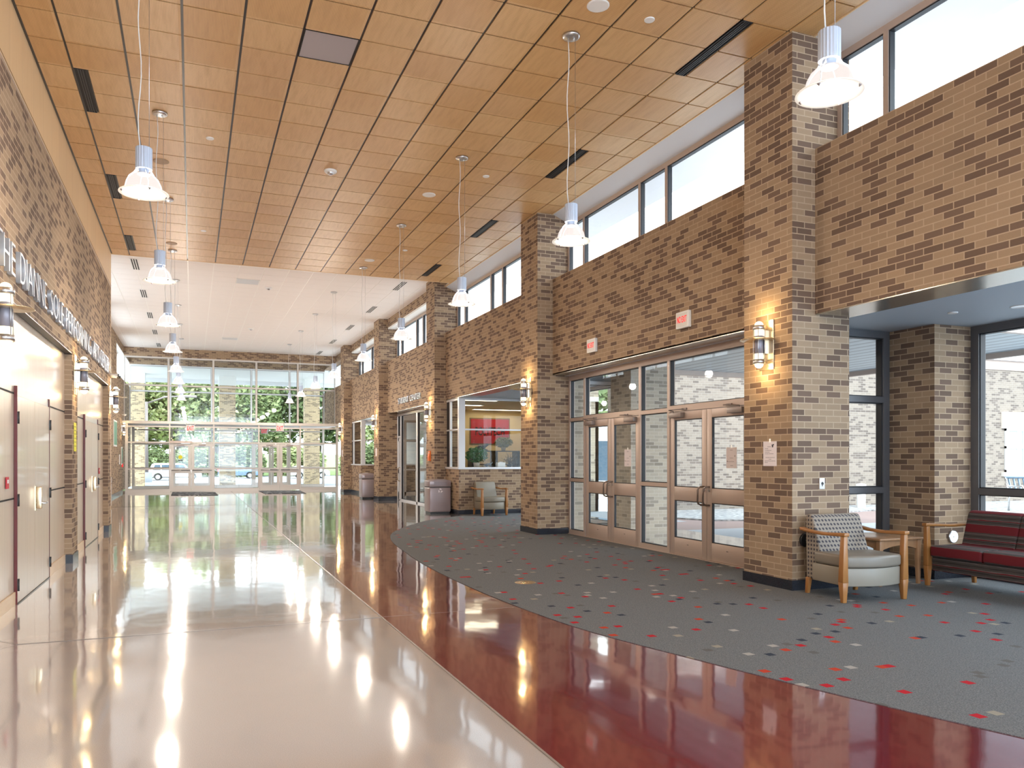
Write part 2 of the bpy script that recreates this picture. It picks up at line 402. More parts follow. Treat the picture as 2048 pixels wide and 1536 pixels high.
M['tube_light'] = globe('lit_office_panel', (1.0, 0.86, 0.62), 7.0)
M['rim'] = mat('rim_glass', (0.80, 0.78, 0.70), 0.25, emit=(1, 0.93, 0.82), es=0.35)
M['clearglass'] = globe('clear_sconce_glass', (1.0, 0.9, 0.8), 0.15, 0.8)
def fabric_dots():
    m = mat('dotted_fabric', rough=0.85); t = NT(m); tcd = t.n('ShaderNodeTexCoord'); sp = t.n('ShaderNodeSeparateXYZ'); t.l(tcd.outputs['Object'], sp.inputs[0])
    P = 0.043
    def fr(x): return t.math('SUBTRACT', t.math('FRACT', t.math('DIVIDE', t.math('ADD', x, 10.0), P)), 0.5)
    u = t.math('ADD', sp.outputs[0], t.math('MULTIPLY', sp.outputs[1], 1.0)); 
    fx = fr(u); fy = fr(sp.outputs[2]); rr = t.math('ADD', t.math('MULTIPLY', fx, fx), t.math('MULTIPLY', fy, fy))
    n = t.noise(60.0, tcd.outputs['Object'], 2.0)
    c = t.mix(t.math('MULTIPLY', n, 0.7), (0.34, 0.295, 0.245), (0.22, 0.19, 0.16))
    c = t.mix(t.ramp(rr, [(0.06, (1, 1, 1)), (0.12, (0, 0, 0))]), c, (0.055, 0.05, 0.062))
    t.l(c, t.b.inputs['Base Color']); return m
M['dots'] = fabric_dots()
def fabric_stripes():
    m = mat('striped_fabric', rough=0.8); t = NT(m); tcd = t.n('ShaderNodeTexCoord'); sp = t.n('ShaderNodeSeparateXYZ'); t.l(tcd.outputs['Object'], sp.inputs[0])
    wob = t.math('MULTIPLY', t.noise(3.0, t.comb(t.math('MULTIPLY', sp.outputs[1], 2.0), 0.0, t.math('MULTIPLY', sp.outputs[2], 20)), 3.0), 0.022)
    h = t.math('ADD', t.math('ADD', sp.outputs[2], t.math('MULTIPLY', sp.outputs[0], 0.45)), wob)
    q = t.math('FRACT', t.math('DIVIDE', t.math('ADD', h, 9.6), 0.245))
    R = (0.135, 0.005, 0.012); G = (0.060, 0.052, 0.050); K = (0.022, 0.018, 0.020); L = (0.15, 0.12, 0.12)
    c = t.ramp(q, [(0.0, R), (0.40, L), (0.43, G), (0.52, K), (0.56, G), (0.62, R), (0.66, L), (0.69, G), (0.78, K), (0.82, G), (0.90, L), (0.93, G)], const=True)
    t.l(c, t.b.inputs['Base Color']); return m
M['stripes'] = fabric_stripes()
def leafy(name, c1, c2, c3):
    m = mat(name, rough=0.7); t = NT(m); g, sp = t.pos()
    oi = t.n('ShaderNodeObjectInfo')
    n = t.noise(0.9, g.outputs['Position'], 4.0, 0.75)
    n = t.math('ADD', t.math('MULTIPLY', n, 0.8), t.math('MULTIPLY', oi.outputs['Random'], 0.25))
    t.l(t.ramp(n, [(0.3, c1), (0.5, c2), (0.72, c3)]), t.b.inputs['Base Color']); return m
M['foliage'] = leafy('tree_foliage', (0.045, 0.08, 0.04), (0.19, 0.25, 0.10), (0.60, 0.63, 0.32))  # noise paints dark gaps and yellow-green highlights into the leaf colour
def gravel():
    m = mat('gravel', rough=0.9); t = NT(m); g, sp = t.pos()
    v = t.n('ShaderNodeTexVoronoi'); v.inputs['Scale'].default_value = 9.0; t.l(g.outputs['Position'], v.inputs['Vector'])
    t.l(t.mix(v.outputs['Distance'], (0.50, 0.50, 0.49), (0.16, 0.17, 0.18)), t.b.inputs['Base Color']); t.bump(v.outputs['Distance'], 0.8, 0.05); return m
M['gravel'] = gravel()
def slats():
    m = mat('metal_slat_soffit', rough=0.4, metal=0.2); t = NT(m); g, sp = t.pos()
    f = t.math('FRACT', t.math('DIVIDE', t.math('ADD', sp.outputs[0], 50.0), 0.30))
    t.l(t.ramp(f, [(0.0, (0.10, 0.12, 0.14)), (0.10, (0.42, 0.48, 0.52)), (0.8, (0.50, 0.56, 0.60)), (0.92, (0.22, 0.26, 0.28))]), t.b.inputs['Base Color']); return m
M['slats'] = slats()
def matm():
    m = mat('door_mat', rough=0.95); t = NT(m); g, sp = t.pos()
    n = t.noise(3.5, g.outputs['Position'], 3.0, 0.6)
    t.l(t.ramp(n, [(0.47, (0.03, 0.035, 0.045)), (0.56, (0.32, 0.34, 0.36)), (0.63, (0.03, 0.035, 0.045))], const=True), t.b.inputs['Base Color']); return m
M['doormat'] = matm()

# ------------------------------------------------------------------ key dimensions
CZ = 6.036; WZ = 6.27                       # wood ceiling, white ceiling
XL, XB, XW = -1.70, -1.53, -1.62            # left wall upper face, brick pier face, wood alcove face
XC, XR, XG = 6.03, 6.345, 6.68              # column face, lintel face, glazing
Y0c, BAY, CW = 6.63, 6.611, 0.78            # first column, bay, column width
COLY = [Y0c+BAY*k for k in range(-2, 5)]    # near faces, -6.59 ... 33.07
YE = 19.39; YF = 37.0; YB = -7.5
ZS, ZL = 4.81, 3.01                         # clerestory sill, lintel bottom
XFL, XFR = -2.75, 6.34
FDY = 36.2

# ------------------------------------------------------------------ floor
struct(B(-3.2, 9.2, YB-0.3, 41, -0.25, 0).build('floor', M['terr']), 'cream terrazzo hall floor')
PTS = [(6.66, -4.2), (5.5, -0.8), (4.62, 1.05), (4.28, 1.85), (3.949, 2.707), (3.633, 3.597), (3.341, 4.575), (3.032, 5.798), (2.90, 7.2), (2.87, 8.6), (2.90, 9.9), (3.0, 11.2), (3.25, 13.3), (3.75, 14.97), (4.9, 17.0), (5.85, 18.0), (6.35, 18.42)]
def smooth(pts, n=8):
    out = []
    for i in range(len(pts)-1):
        p0 = pts[max(i-1, 0)]; p1 = pts[i]; p2 = pts[i+1]; p3 = pts[min(i+2, len(pts)-1)]
        for k in range(n):
            t = k/n
            out.append(tuple(0.5*((2*p1[j])+(-p0[j]+p2[j])*t+(2*p0[j]-5*p1[j]+4*p2[j]-p3[j])*t*t+(-p0[j]+3*p1[j]-3*p2[j]+p3[j])*t**3) for j in (0, 1)))
    return out+[pts[-1]]
EDGE = smooth(PTS)
def carpet_mesh():
    b = MB(); z = 0.007
    # strips from the curved edge to the right-hand limit
    def right(y):
        if y > 14.05: return 8.2
        if y > 7.3: return 6.70
        return 8.85
    for (a, c) in zip(EDGE[:-1], EDGE[1:]):
        y0, y1 = a[1], c[1]
        cuts = sorted([y0]+[q for q in (7.3, 14.05) if y0 < q < y1]+[y1])
        for ya, yb in zip(cuts[:-1], cuts[1:]):
            ta = (ya-y0)/(y1-y0); tb = (yb-y0)/(y1-y0)
            xa = a[0]+(c[0]-a[0])*ta; xb = a[0]+(c[0]-a[0])*tb; r = right((ya+yb)/2)
            b.add([(xa, ya, z), (r, ya, z), (r, yb, z), (xb, yb, z)], [(0, 1, 2, 3)])
            b.add([(xa, ya, 0), (xa, ya, z), (xb, yb, z), (xb, yb, 0)], [(0, 1, 2, 3)])
    b.box(6.35, 8.2, 18.42, 18.8, 0.001, z)
    return b
struct(carpet_mesh().build('floor_carpet', M['carpet']), 'grey carpet with scattered red and grey squares')
def red_mesh():
    b = MB(); z = 0.0025; X0, X1 = 1.59, 4.82
    def er(y):
        best = 9.9
        for a, c in zip(EDGE[:-1], EDGE[1:]):
            if a[1] <= y <= c[1] and c[1] > a[1]: best = a[0]+(c[0]-a[0])*(y-a[1])/(c[1]-a[1])
        return best
    ys = [YB+i*0.2 for i in range(int((25.2-YB)/0.2))]+[25.3]
    for a, c in zip(ys[:-1], ys[1:]):
        xa = min(X1 if a > 13 else 99, er(a)+0.01, 6.5); xc = min(X1 if c > 13 else 99, er(c)+0.01, 6.5)
        # the right-hand edge leaves the carpet where they touch and runs out to the straight line
        if a > 11.4: xa = min(xa, 2.98+(X1-2.98)*min(1, (a-11.4)/7.6)**0.8)
        if c > 11.4: xc = min(xc, 2.98+(X1-2.98)*min(1, (c-11.4)/7.6)**0.8)
        b.add([(X0, a, z), (xa, a, z), (xc, c, z), (X0, c, z)], [(0, 1, 2, 3)])
    b.add([(X0, 27.7, z), (X1, 27.7, z), (X1, 35.9, z), (X0, 35.9, z)], [(0, 1, 2, 3)])
    return b
struct(red_mesh().build('floor_red_band', M['terr_red']), 'dark red terrazzo band')
b = MB(); z = 0.0025
b.add([(XFL, 25.3, z), (6.03, 25.3, z), (6.03, 27.7, z), (XFL, 27.7, z)], [(0, 1, 2, 3)])
struct(b.build('floor_cross_band', M['terr_gray']), 'olive terrazzo band across the hall')
b = MB(); z = 0.0032
b.box(1.585, 1.60, YB, 35.9, 0.001, z)
b.box(-1.25, 2.9, 6.865, 6.872, 0.001, z); b.box(-1.62, 6.3, 25.29, 25.31, 0.001, z); b.box(-1.62, 6.3, 27.69, 27.71, 0.001, z)
b.add([(-1.25, 6.865, z), (-1.25, 6.873, z), (-1.62, 7.30, z), (-1.62, 7.292, z)], [(0, 1, 2, 3)])
b.add([(-1.25, 6.873, z), (-1.25, 6.865, z), (-1.62, 6.44, z), (-1.62, 6.448, z)], [(0, 1, 2, 3)])
struct(b.build('trim_1', mat('terrazzo_divider', (0.22, 0.19, 0.17), 0.3)), 'thin terrazzo divider strips')
tag(MB().lathe([(0.0, 0.004), (0.115, 0.004), (0.125, 0.0)], (3.57, 8.17, 0.007), 28).build('floor_cover', M['brass']), 'round tan floor box cover in the grey carpet', 'floor cover')

# ------------------------------------------------------------------ ceilings
T = 0.6096; GX0 = -1.9259; GY0 = 8.4897
DIFF_R = [6.66+3.667*k for k in range(-3, 4)]      # right-hand slots: 2 tiles long
DIFF_L = [10.32+3.667*k for k in range(-4, 3)]
def gx(c): return GX0+T*c
b = MB()
for c in range(0, 14):
    x0 = max(gx(c), XL+0.02); x1 = min(gx(c+1), 6.33)
    if x1-x0 < 0.05: continue
    for r in range(-27, 18):
        y0 = max(GY0+T*r, YB); y1 = min(GY0+T*(r+1), YE-0.02)
        if y1-y0 < 0.03: continue
        if c == 5 and r == 0: continue
        xs = x0
        if c == 12 and any(d-0.1 < (y0+y1)/2 < d+1.3 for d in DIFF_R): xs = x0+0.155
        if c == 1 and any(d-0.1 < (y0+y1)/2 < d+1.3 for d in DIFF_L): xs = x0+0.155
        if c == 12 and xs == x0: xs = x0
        b.box(xs+0.0135, x1-0.0135, y0+0.010, y1-0.010, CZ, CZ+0.02)
struct(b.build('ceiling', M['ceil_wood']), 'perforated maple ceiling tiles on a dark grid')
struct(B(XL-0.3, XR+0.02, YB-0.2, YE-0.03, CZ+0.016, CZ+0.06).build('ceiling_grid', M['rail']), 'dark ceiling grid between the wooden tiles')
b = MB().box(XL-0.3, XR-0.05, YE-0.03, YE, CZ-0.006, WZ)
struct(b.build('trim_2', M['maple_top']), 'maple fascia where the wooden ceiling ends')
b = MB()
for c in range(-2, 15):
    for r in range(0, 30):
        x0 = max(gx(c), XFL); x1 = min(gx(c+1), XFR-0.02); y0 = YE+T*r; y1 = min(YE+T*(r+1), 36.95)
        if x1 <= x0 or y1 <= y0: continue
        b.box(x0+0.011, x1-0.011, y0+0.006, y1-0.006, WZ, WZ+0.02)
struct(b.build('ceiling_lobby', M['ceil_white']), 'pale lay-in tile ceiling over the far lobby')
struct(B(XFL-0.4, XFR+0.5, YE-0.03, 41.0, WZ+0.006, WZ+0.1).build('ceiling_lobby_grid', mat('white_grid', (0.92, 0.91, 0.88), 0.4)), 'white grid of the lobby ceiling')
struct(B(-3.6, 7.4, YB-0.3, 41.0, 6.55, 6.8).build('ceiling_roof', M['concrete']), 'roof slab')

# slot diffusers
def slot(name, x, y, L, z, mf, label, group):
    t = thing(name, label, 'air diffuser', (x, y, z), 0, group)
    bk = B(0, 0.13, 0, L, 0.006, 0.012).build('backing', M['dark'], t, local=True)
    f = MB().box(0, 0.006, 0, L, -0.004, 0.012).box(0.124, 0.13, 0, L, -0.004, 0.012).box(0, 0.13, 0, 0.006, -0.004, 0.012).box(0, 0.13, L-0.006, L, -0.004, 0.012)
    f.build('frame', mf, t, local=True)
    for k in (1, 2, 3): B(0.026*k+0.010, 0.026*k+0.020, 0.006, L-0.006, -0.002, 0.008).build('blade', M['slotblade'], t, local=True)
    return t
NEAR = ['nearest the camera', 'second from the camera', 'third from the camera', 'fourth from the camera', 'fifth from the camera', 'sixth from the camera', 'farthest from the camera']
vis = [d for d in DIFF_R if d > 3]
for i, d in enumerate(vis): slot('slot_diffuser', gx(12)+0.012, d, 2*T, CZ, M['gasket'], 'black slot diffuser in the wooden ceiling on the window side, '+NEAR[i], 'slot diffusers in the wooden ceiling')
for i, d in enumerate([d for d in DIFF_L if d > 8]): slot('slot_diffuser', gx(1)+0.012, d, 2*T, CZ, M['gasket'], 'black slot diffuser in the wooden ceiling on the lettered wall side, '+NEAR[i], 'slot diffusers in the wooden ceiling')
def slot_white(x, y, label):
    t = thing('slot_diffuser', label, 'air diffuser', (x, y, WZ), 0, 'slot diffusers in the white ceiling')
    B(0, 0.20, 0, 1.15, -0.006, 0.002).build('frame', M['white'], t, local=True)
    for k in range(3): B(0.03+0.055*k, 0.06+0.055*k, 0.02, 1.13, -0.008, -0.004).build('slot', M['dark'], t, local=True)
for i, y in enumerate((20.65, 24.32, 28.0, 31.7, 35.3)): slot_white(-1.42, y, 'slot diffuser in the white lobby ceiling, left row, '+NEAR[i])
for i, y in enumerate((20.65, 24.32, 28.0, 31.7, 35.3)): slot_white(5.33, y, 'slot diffuser in the white lobby ceiling, right row, '+NEAR[i])

# flat ceiling panels and round fittings
t = thing('ceiling_light_panel', 'square frosted grey lens panel set in the wooden ceiling', 'ceiling panel', (gx(5), GY0, CZ))
B(0.02, T-0.02, 0.012, T-0.012, 0.004, 0.012).build('lens', mat('frosted_lens', (0.40, 0.365, 0.37), 0.25), t, local=True)
MB().box(0.008, 0.02, 0.005, T-0.005, 0, 0.014).box(T-0.02, T-0.008, 0.005, T-0.005, 0, 0.014).box(0.02, T-0.02, 0.005, 0.012, 0, 0.014).box(0.02, T-0.02, T-0.012, T-0.005, 0, 0.014).build('frame', M['dark'], t, local=True)
for (y, w) in ((22.2, 'nearer'), (33.0, 'farther')):
    t = thing('ceiling_light_panel', 'square grey lens panel in the white lobby ceiling, the %s of two' % w, 'ceiling panel', (1.12, y-0.3, WZ))
    B(0.02, 0.58, 0.02, 0.58, -0.004, 0.002).build('lens', mat('panel_lens_pale', (0.60, 0.60, 0.61), 0.3), t, local=True)
    MB().box(0, 0.02, 0, 0.6, -0.006, 0.002).box(0.58, 0.6, 0, 0.6, -0.006, 0.002).box(0, 0.6, 0, 0.02, -0.006, 0.002).box(0, 0.6, 0.58, 0.6, -0.006, 0.002).build('frame', M['white'], t, local=True)
M['spk_brown'] = mat('tan_grille', (0.42, 0.30, 0.20), 0.6)
def disc(name, x, y, z, r, label, m, cat, h=0.012):
    t = thing(name, label, cat, (x, y, z))
    MB().lathe([(r, 0.001), (r, -h*0.6), (r*0.93, -h), (r*0.86, -h)], (0, 0, 0), 28).build('trim_ring', M['white'] if m is not M['spk_brown'] else m, t, local=True)
    MB().lathe([(r*0.88, -h*0.9), (0.0, -h*0.9)], (0, 0, 0), 28).build('grille', m, t, local=True)
disc('ceiling_speaker', 3.85, 6.97, CZ, 0.115, 'round white ceiling speaker beside the nearest visible pendant canopy', M['white'], 'speaker')
disc('ceiling_speaker', 3.857, 13.03, CZ, 0.115, 'round white ceiling speaker behind the second pendant canopy of the right row', M['white'], 'speaker')
disc('ceiling_speaker', 3.843, 17.83, CZ, 0.115, 'round white ceiling speaker near the edge of the wooden ceiling', M['white'], 'speaker')
disc('ceiling_speaker', -0.448, 13.06, CZ, 0.115, 'tan round ceiling speaker above the left pendant row, nearer of two', M['spk_brown'], 'speaker')
disc('ceiling_speaker', -0.409, 17.95, CZ, 0.115, 'tan round ceiling speaker above the left pendant row, farther of two', M['spk_brown'], 'speaker')
for x, y, l in ((4.477, 7.0, 'small white disc between wooden tiles right of the nearest canopy'), (0.241, 11.87, 'small white disc in the wooden ceiling left of the smoke detector'), (0.216, 16.73, 'small white disc on the wooden ceiling over the dark joint'), (4.472, 11.84, 'small white disc in the wooden ceiling by the second canopy'), (4.39, 16.69, 'small white disc in the wooden ceiling near the last slot diffuser')):
    disc('sprinkler_cover', x, y, CZ, 0.055, l, M['white'], 'ceiling disc')
def smoke(x, y, z, label):
    t = thing('smoke_detector', label, 'smoke detector', (x, y, z))
    MB().lathe([(0.10, 0.0), (0.10, -0.02), (0.085, -0.035), (0.0, -0.035)], (0, 0, 0), 24).build('base', M['white'], t, local=True)
    MB().lathe([(0.05, -0.034), (0.045, -0.06), (0.02, -0.075), (0, -0.075)], (0, 0, 0), 20).build('head', M['steel'], t, local=True)
smoke(2.066, 12.51, CZ, 'white smoke detector under the wooden ceiling')
smoke(2.017, 22.75, WZ, 'smoke detector under the white ceiling, nearer of two')
smoke(2.045, 30.14, WZ, 'smoke detector under the white ceiling, farther of two')

# ------------------------------------------------------------------ right-hand wall: columns, lintels, sills
def base_around(b, x0, x1, y0, y1, o=0.012, z=0.115): b.box(x0-o, x1+o, y0-o, y1+o, 0, z)
far_words = ['nearest the camera, beside the dotted armchair', 'second, between the glass doors and the wooden armchair alcove', 'third, behind the large recycling bin', 'fourth, right of the smaller bin', 'fifth, closest to the far glass facade']
for k, y in enumerate(COLY):
    t = thing('brick_column', ('tall tan and brown brick column on the window side, '+far_words[k-2]) if k >= 2 else ('brick column on the window side beside the camera' if k == 1 else 'brick column on the window side behind the camera'), 'column', (XC+0.4, y+0.39, 0), 0, 'brick columns along the windows')
    xin = 6.83 if k == 2 else 6.74
    zt = (CZ+0.02) if y < YE-1 else (WZ+0.02)
    B(XC, xin, y, y+CW, 0.1, zt).build('shaft', M['brick'], t)
    b = MB(); base_around(b, XC, xin, y, y+CW); b.build('base_course', M['granite'], t)
for k in range(len(COLY)-1):
    y0, y1 = COLY[k]+CW, COLY[k+1]
    xi = 6.83 if k <= 1 else 6.76
    struct(B(XR, xi, y0, y1, ZL, ZS).build('wall_right', M['brick']), 'brick lintel wall between two columns')
    struct(B(XR+0.004, xi, y0, y1, ZL-0.012, ZL-0.001).build('trim_3', M['soffit_met']), 'metal soffit strip under the brick lintel')
y0 = COLY[-1]+CW
struct(B(XR, 6.76, y0, 41.0, ZL, ZS).build('wall_right', M['brick']), 'brick lintel wall beside the far glass facade')
# clerestory windows
def clere(y0, y1, label, lobby=False, n=''):
    r = sroot('window_'+n, (6.66, (y0+y1)/2, ZS), label)
    zt = 5.90 if not lobby else 5.93
    x0, x1 = 6.66, 6.75; b = MB()
    b.box(x0, x1, y0, y1, ZS, ZS+0.06).box(x0, x1, y0, y1, zt-0.075, zt)
    b.box(x0, x1, y0, y0+0.06, ZS+0.06, zt-0.075).box(x0, x1, y1-0.06, y1, ZS+0.06, zt-0.075)
    ml = [m for m in (y1-0.64, y1-2.53, y1-3.28) if y0+0.2 < m < y1]
    for m in ml: b.box(x0, x1, m-0.03, m+0.03, ZS+0.06, zt-0.075)
    b.build('window_frame', M['frame'], r)
    g = MB(); ed = [y0+0.06]+sorted([m for m in ml])+[y1-0.06]
    for a, c in zip(ed[:-1], ed[1:]):
        ya = a+(0.03 if a in ml else 0); yc = c-(0.03 if c in ml else 0)
        for (p, q, zz0, zz1) in ((ya, ya+0.014, ZS+0.06, zt-0.075), (yc-0.014, yc, ZS+0.06, zt-0.075), (ya+0.014, yc-0.014, zt-0.089, zt-0.075), (ya+0.014, yc-0.014, ZS+0.06, ZS+0.07)):
            g.box(x0+0.012, x1-0.01, p, q, zz0, zz1)
        B(x0+0.04, x0+0.046, ya+0.014, yc-0.014, ZS+0.07, zt-0.089).build('pane', M['glass'], r)
    g.build('gasket', M['gasket'], r)
wn = 0
for k in range(len(COLY)-1):
    wn += 1; y0, y1 = COLY[k]+CW, COLY[k+1]; lob = y0 > YE
    clere(y0, y1, 'high window over the brick lintel', lob, str(wn))
    if not lob:
        struct(MB().extr([(6.33, CZ+0.01), (6.66, 5.90), (6.66, CZ+0.05), (6.33, CZ+0.05)], 'y', y0, y1).build('trim_4', M['frame_lt']), 'sloping metal panel above the high window')
        if True:
            struct(B(6.325, 6.337, y0, y1, CZ-0.012, CZ+0.02).build('trim_5', M['maple_top']), 'thin maple edge strip at the ceiling')
    else:
        struct(B(XR, 6.76, y0, y1, 5.985, WZ+0.02).build('wall_right', M['brick']), 'brick band above the high window')
        struct(B(XR+0.01, 6.67, y0, y1, 5.93, 5.985).build('trim_4', M['whitewall']), 'white soffit above the high window')
wn += 1; clere(COLY[-1]+CW, FDY+0.8, 'high window nearest the far facade', True, str(wn))
struct(B(XR, 6.76, COLY[-1]+CW, 41.0, 5.985, WZ+0.02).build('wall_right', M['brick']), 'brick band above the last high window')
struct(B(6.34, 6.76, FDY+0.8, 41.0, ZS, 5.985).build('wall_right', M['glass_teal']), 'vestibule side glazing') if False else None
# small outer roof so nothing is open above the clerestory frames
struct(B(6.66, 7.6, YB-0.3, 41.0, 5.94, 6.5).build('trim_6', M['frame_lt']), 'roof edge outside the high windows')

# ------------------------------------------------------------------ glazed fronts
DN = [0]
def frame_x(name, X, d, bars, panes, m, label, gl='glass', pm=True):
    """front in the plane x = X; bars (y0,y1,z0,z1), panes (y0,y1,z0,z1)"""
    r = sroot(name, (X, bars[0][0], 0), label); b = MB()
    for q in bars: b.box(X, X+d, *q)
    b.build('window_frame', m, r)
    g = MB()
    for (y0, y1, z0, z1) in panes:
        for q in ((y0, y0+0.012, z0, z1), (y1-0.012, y1, z0, z1), (y0, y1, z0, z0+0.012), (y0, y1, z1-0.012, z1)): g.box(X+0.02, X+d-0.02, *q)
        B(X+d/2-0.003, X+d/2+0.003, y0+0.012, y1-0.012, z0+0.012, z1-0.012).build('pane', M[gl], r)
    g.build('gasket', M['gasket'], r)
    return r
def frame_y(name, Y, d, bars, panes, m, label, gl='glass', gk=0.012):
    r = sroot(name, (bars[0][0], Y, 0), label); b = MB()
    for (x0, x1, z0, z1) in bars: b.box(x0, x1, Y, Y+d, z0, z1)
    b.build('window_frame', m, r)
    g = MB()
    for (x0, x1, z0, z1) in panes:
        for q in ((x0, x0+gk, z0, z1), (x1-gk, x1, z0, z1), (x0, x1, z0, z0+gk), (x0, x1, z1-gk, z1)): g.box(q[0], q[1], Y+0.02, Y+d-0.02, q[2], q[3])
        B(x0+gk, x1-gk, Y+d/2-0.003, Y+d/2+0.003, z0+gk, z1-gk).build('pane', M[gl], r)
    g.build('gasket', M['gasket'], r)
    return r
# --- the entry front between the first two columns
bars = [(7.41, 13.24, 2.90, 2.992), (7.41, 7.47, 0, 2.9), (8.06, 8.12, 0, 2.9), (9.90, 9.96, 0, 2.9), (10.70, 10.76, 0, 2.9), (12.58, 12.64, 0, 2.9), (13.18, 13.24, 0, 2.9),
        (8.12, 9.90, 2.125, 2.215), (10.76, 12.58, 2.125, 2.215), (7.47, 8.06, 2.13, 2.19), (9.96, 10.70, 2.13, 2.19), (12.64, 13.18, 2.13, 2.19),
        (9.96, 10.70, 1.0, 1.06), (12.64, 13.18, 1.0, 1.06), (7.47, 8.06, 1.0, 1.06), (9.96, 10.70, 0, 0.09), (12.64, 13.18, 0, 0.09), (7.47, 8.06, 0, 0.09)]
pn = []
for (a, c) in ((7.47, 8.06), (9.96, 10.70), (12.64, 13.18)): pn += [(a, c, 0.09, 1.0), (a, c, 1.06, 2.13), (a, c, 2.19, 2.9)]
pn += [(8.12, 9.90, 2.215, 2.9), (10.76, 12.58, 2.215, 2.9)]
wn += 1
frame_x('window_%d' % wn, XG, 0.10, bars, pn, M['frame'], 'tan metal framed glass front around the courtyard doors')
struct(MB().extr([(XR, 3.012), (6.70, 2.992), (6.70, 3.03), (XR, 3.03)], 'y', 7.41, 13.24).build('trim_7', M['frame_lt']), 'pale metal head strip over the doors')
def pull(b, x, y, z0, z1, out, dy):
    """D shaped tube handle projecting towards -x"""
    r = 0.05
    pts = [(x, y, z1), (x-out+r, y, z1), (x-out+r*0.3, y, z1-r*0.3), (x-out, y, z1-r), (x-out, y, z0+r), (x-out+r*0.3, y, z0+r*0.3), (x-out+r, y, z0), (x, y, z0)]
    b.tube(pts, 0.0145, 10)
def door_leaf(X, y0, y1, hinge_hi, label, m, pullz=(0.78, 1.035), closer=True, slab=None):
    """glazed door leaf in plane x=X from y0 to y1"""
    DN[0] += 1
    r = sroot('door_%d' % DN[0], (X, (y0+y1)/2, 0), label)
    d = 0.045; X0 = X+0.012; b = MB(); z0, z1 = 0.018, 2.12
    st = 0.105
    b.box(X0, X0+d, y0, y0+st, z0, z1).box(X0, X0+d, y1-st, y1, z0, z1)
    for (a, c) in ((z0, 0.262), (0.815, 1.015), (2.0, z1)): b.box(X0, X0+d, y0+st, y1-st, a, c)
    b.build('leaf_frame', m, r, bevel=0.003)
    g = MB()
    for (a, c) in ((0.262, 0.815), (1.015, 2.0)):
        for q in ((y0+st, y0+st+0.012, a, c), (y1-st-0.012, y1-st, a, c), (y0+st, y1-st, a, a+0.012), (y0+st, y1-st, c-0.012, c)): g.box(X0+0.006, X0+d-0.006, *q)
        B(X0+d/2-0.003, X0+d/2+0.003, y0+st+0.012, y1-st-0.012, a+0.012, c-0.012).build('pane', M['glass'], r)
    g.build('gasket', M['gasket'], r)
    hy = y1-0.055 if hinge_hi else y0+0.055
    b = MB(); pull(b, X0, hy, pullz[0], pullz[1], 0.11, 0); b.build('door_handle', M['pullm'], r)
    MB().lathe([(0.018, 0), (0.018, 0.012), (0.0, 0.012)], (0, 0, 0), 14).v
    lc = MB(); lc.add([(X0-(p[2]), hy+0.0+p[0], 0.985+p[1]) for p in [(0.018*math.cos(a*PI/6), 0.018*math.sin(a*PI/6), 0) for a in range(12)]+[(0.018*math.cos(a*PI/6), 0.018*math.sin(a*PI/6), 0.014) for a in range(12)]],
        [tuple(range(12)), tuple(range(12, 24))]+[(i, (i+1) % 12, 12+(i+1) % 12, 12+i) for i in range(12)]); lc.build('lock_cylinder', M['steel'], r)
    B(X0-0.002, X0, (y0+y1)/2-0.02, (y0+y1)/2+0.02, 0.175, 0.182).build('maker_plate', M['gasket'], r)
    if closer:
        ya = (y0+0.06) if hinge_hi else (y1-0.36); yb = ya+0.30
        c = B(X0-0.075, X0, ya, yb, 2.03, 2.105).build('door_closer', M['closer'], r, bevel=0.006)
        ym = ya+0.08 if hinge_hi else yb-0.08; ye = ym+0.24 if hinge_hi else ym-0.24
        MB().tube([(X0-0.04, ym, 2.105), (X0-0.04, ym, 2.125), (X0-0.19, (ym+ye)/2+0.02, 2.135), (X0-0.02, ye, 2.15)], 0.008, 6).box(X0-0.03, X0-0.012, ye-0.06, ye+0.05, 2.135, 2.165).build('closer_arm', M['closer'], c)
    return r
door_leaf(XG, 8.125, 9.005, True, 'right leaf of the nearer pair of courtyard doors with a taped notice', M['frame'])
door_leaf(XG, 9.015, 9.895, False, 'left leaf of the nearer pair of courtyard doors', M['frame'])
door_leaf(XG, 10.765, 11.665, True, 'right leaf of the farther pair of courtyard doors with a taped notice', M['frame'])
door_leaf(XG, 11.675, 12.575, False, 'left leaf of the farther pair of courtyard doors', M['frame'])
struct(B(XG-0.02, XG+0.11, 7.41, 13.24, 0.0, 0.016).build('trim_8', M['frame']), 'door threshold')
def sheet(name, label, verts_fn, w, h, lines, m=None, cat='notice', group=None, loc=(0, 0, 0), rot=(0, 0, 0), tabs=True):
    """a printed sheet facing local -y, lower-left at 0,0"""
    t = thing(name, label, cat, loc, 0, group); t.rotation_euler = rot
    B(-w/2, w/2, 0.0, 0.0012, 0, h).build('paper', m or M['paper'], t, local=True)
    rows = {}
    for q in lines: rows.setdefault(round(q[2], 3), []).append(q)
    for qs in rows.values():
        b = MB()
        for (x0, x1, z0, z1) in qs: b.box(x0*w-w/2, x1*w-w/2, -0.0008, 0.0, z0*h, z1*h)
        b.build('text_line', M['ink'], t, local=True)
    if tabs: B(-0.012, 0.012, -0.0006, 0.001, h-0.01, h+0.03).build('tape', M['rim'], t, local=True)
    return t
def textlines(spec):
    """rows (z, x0, x1) broken into word-sized dashes"""
    out = []; rnd = random.Random(3)
    for (z, a, c) in spec:
        x = a
        while x < c-0.02:
            w = min(rnd.uniform(0.05, 0.14), c-x); out.append((x, x+w, z, z+0.014)); x += w+0.022
    return out
RX = -PI/2
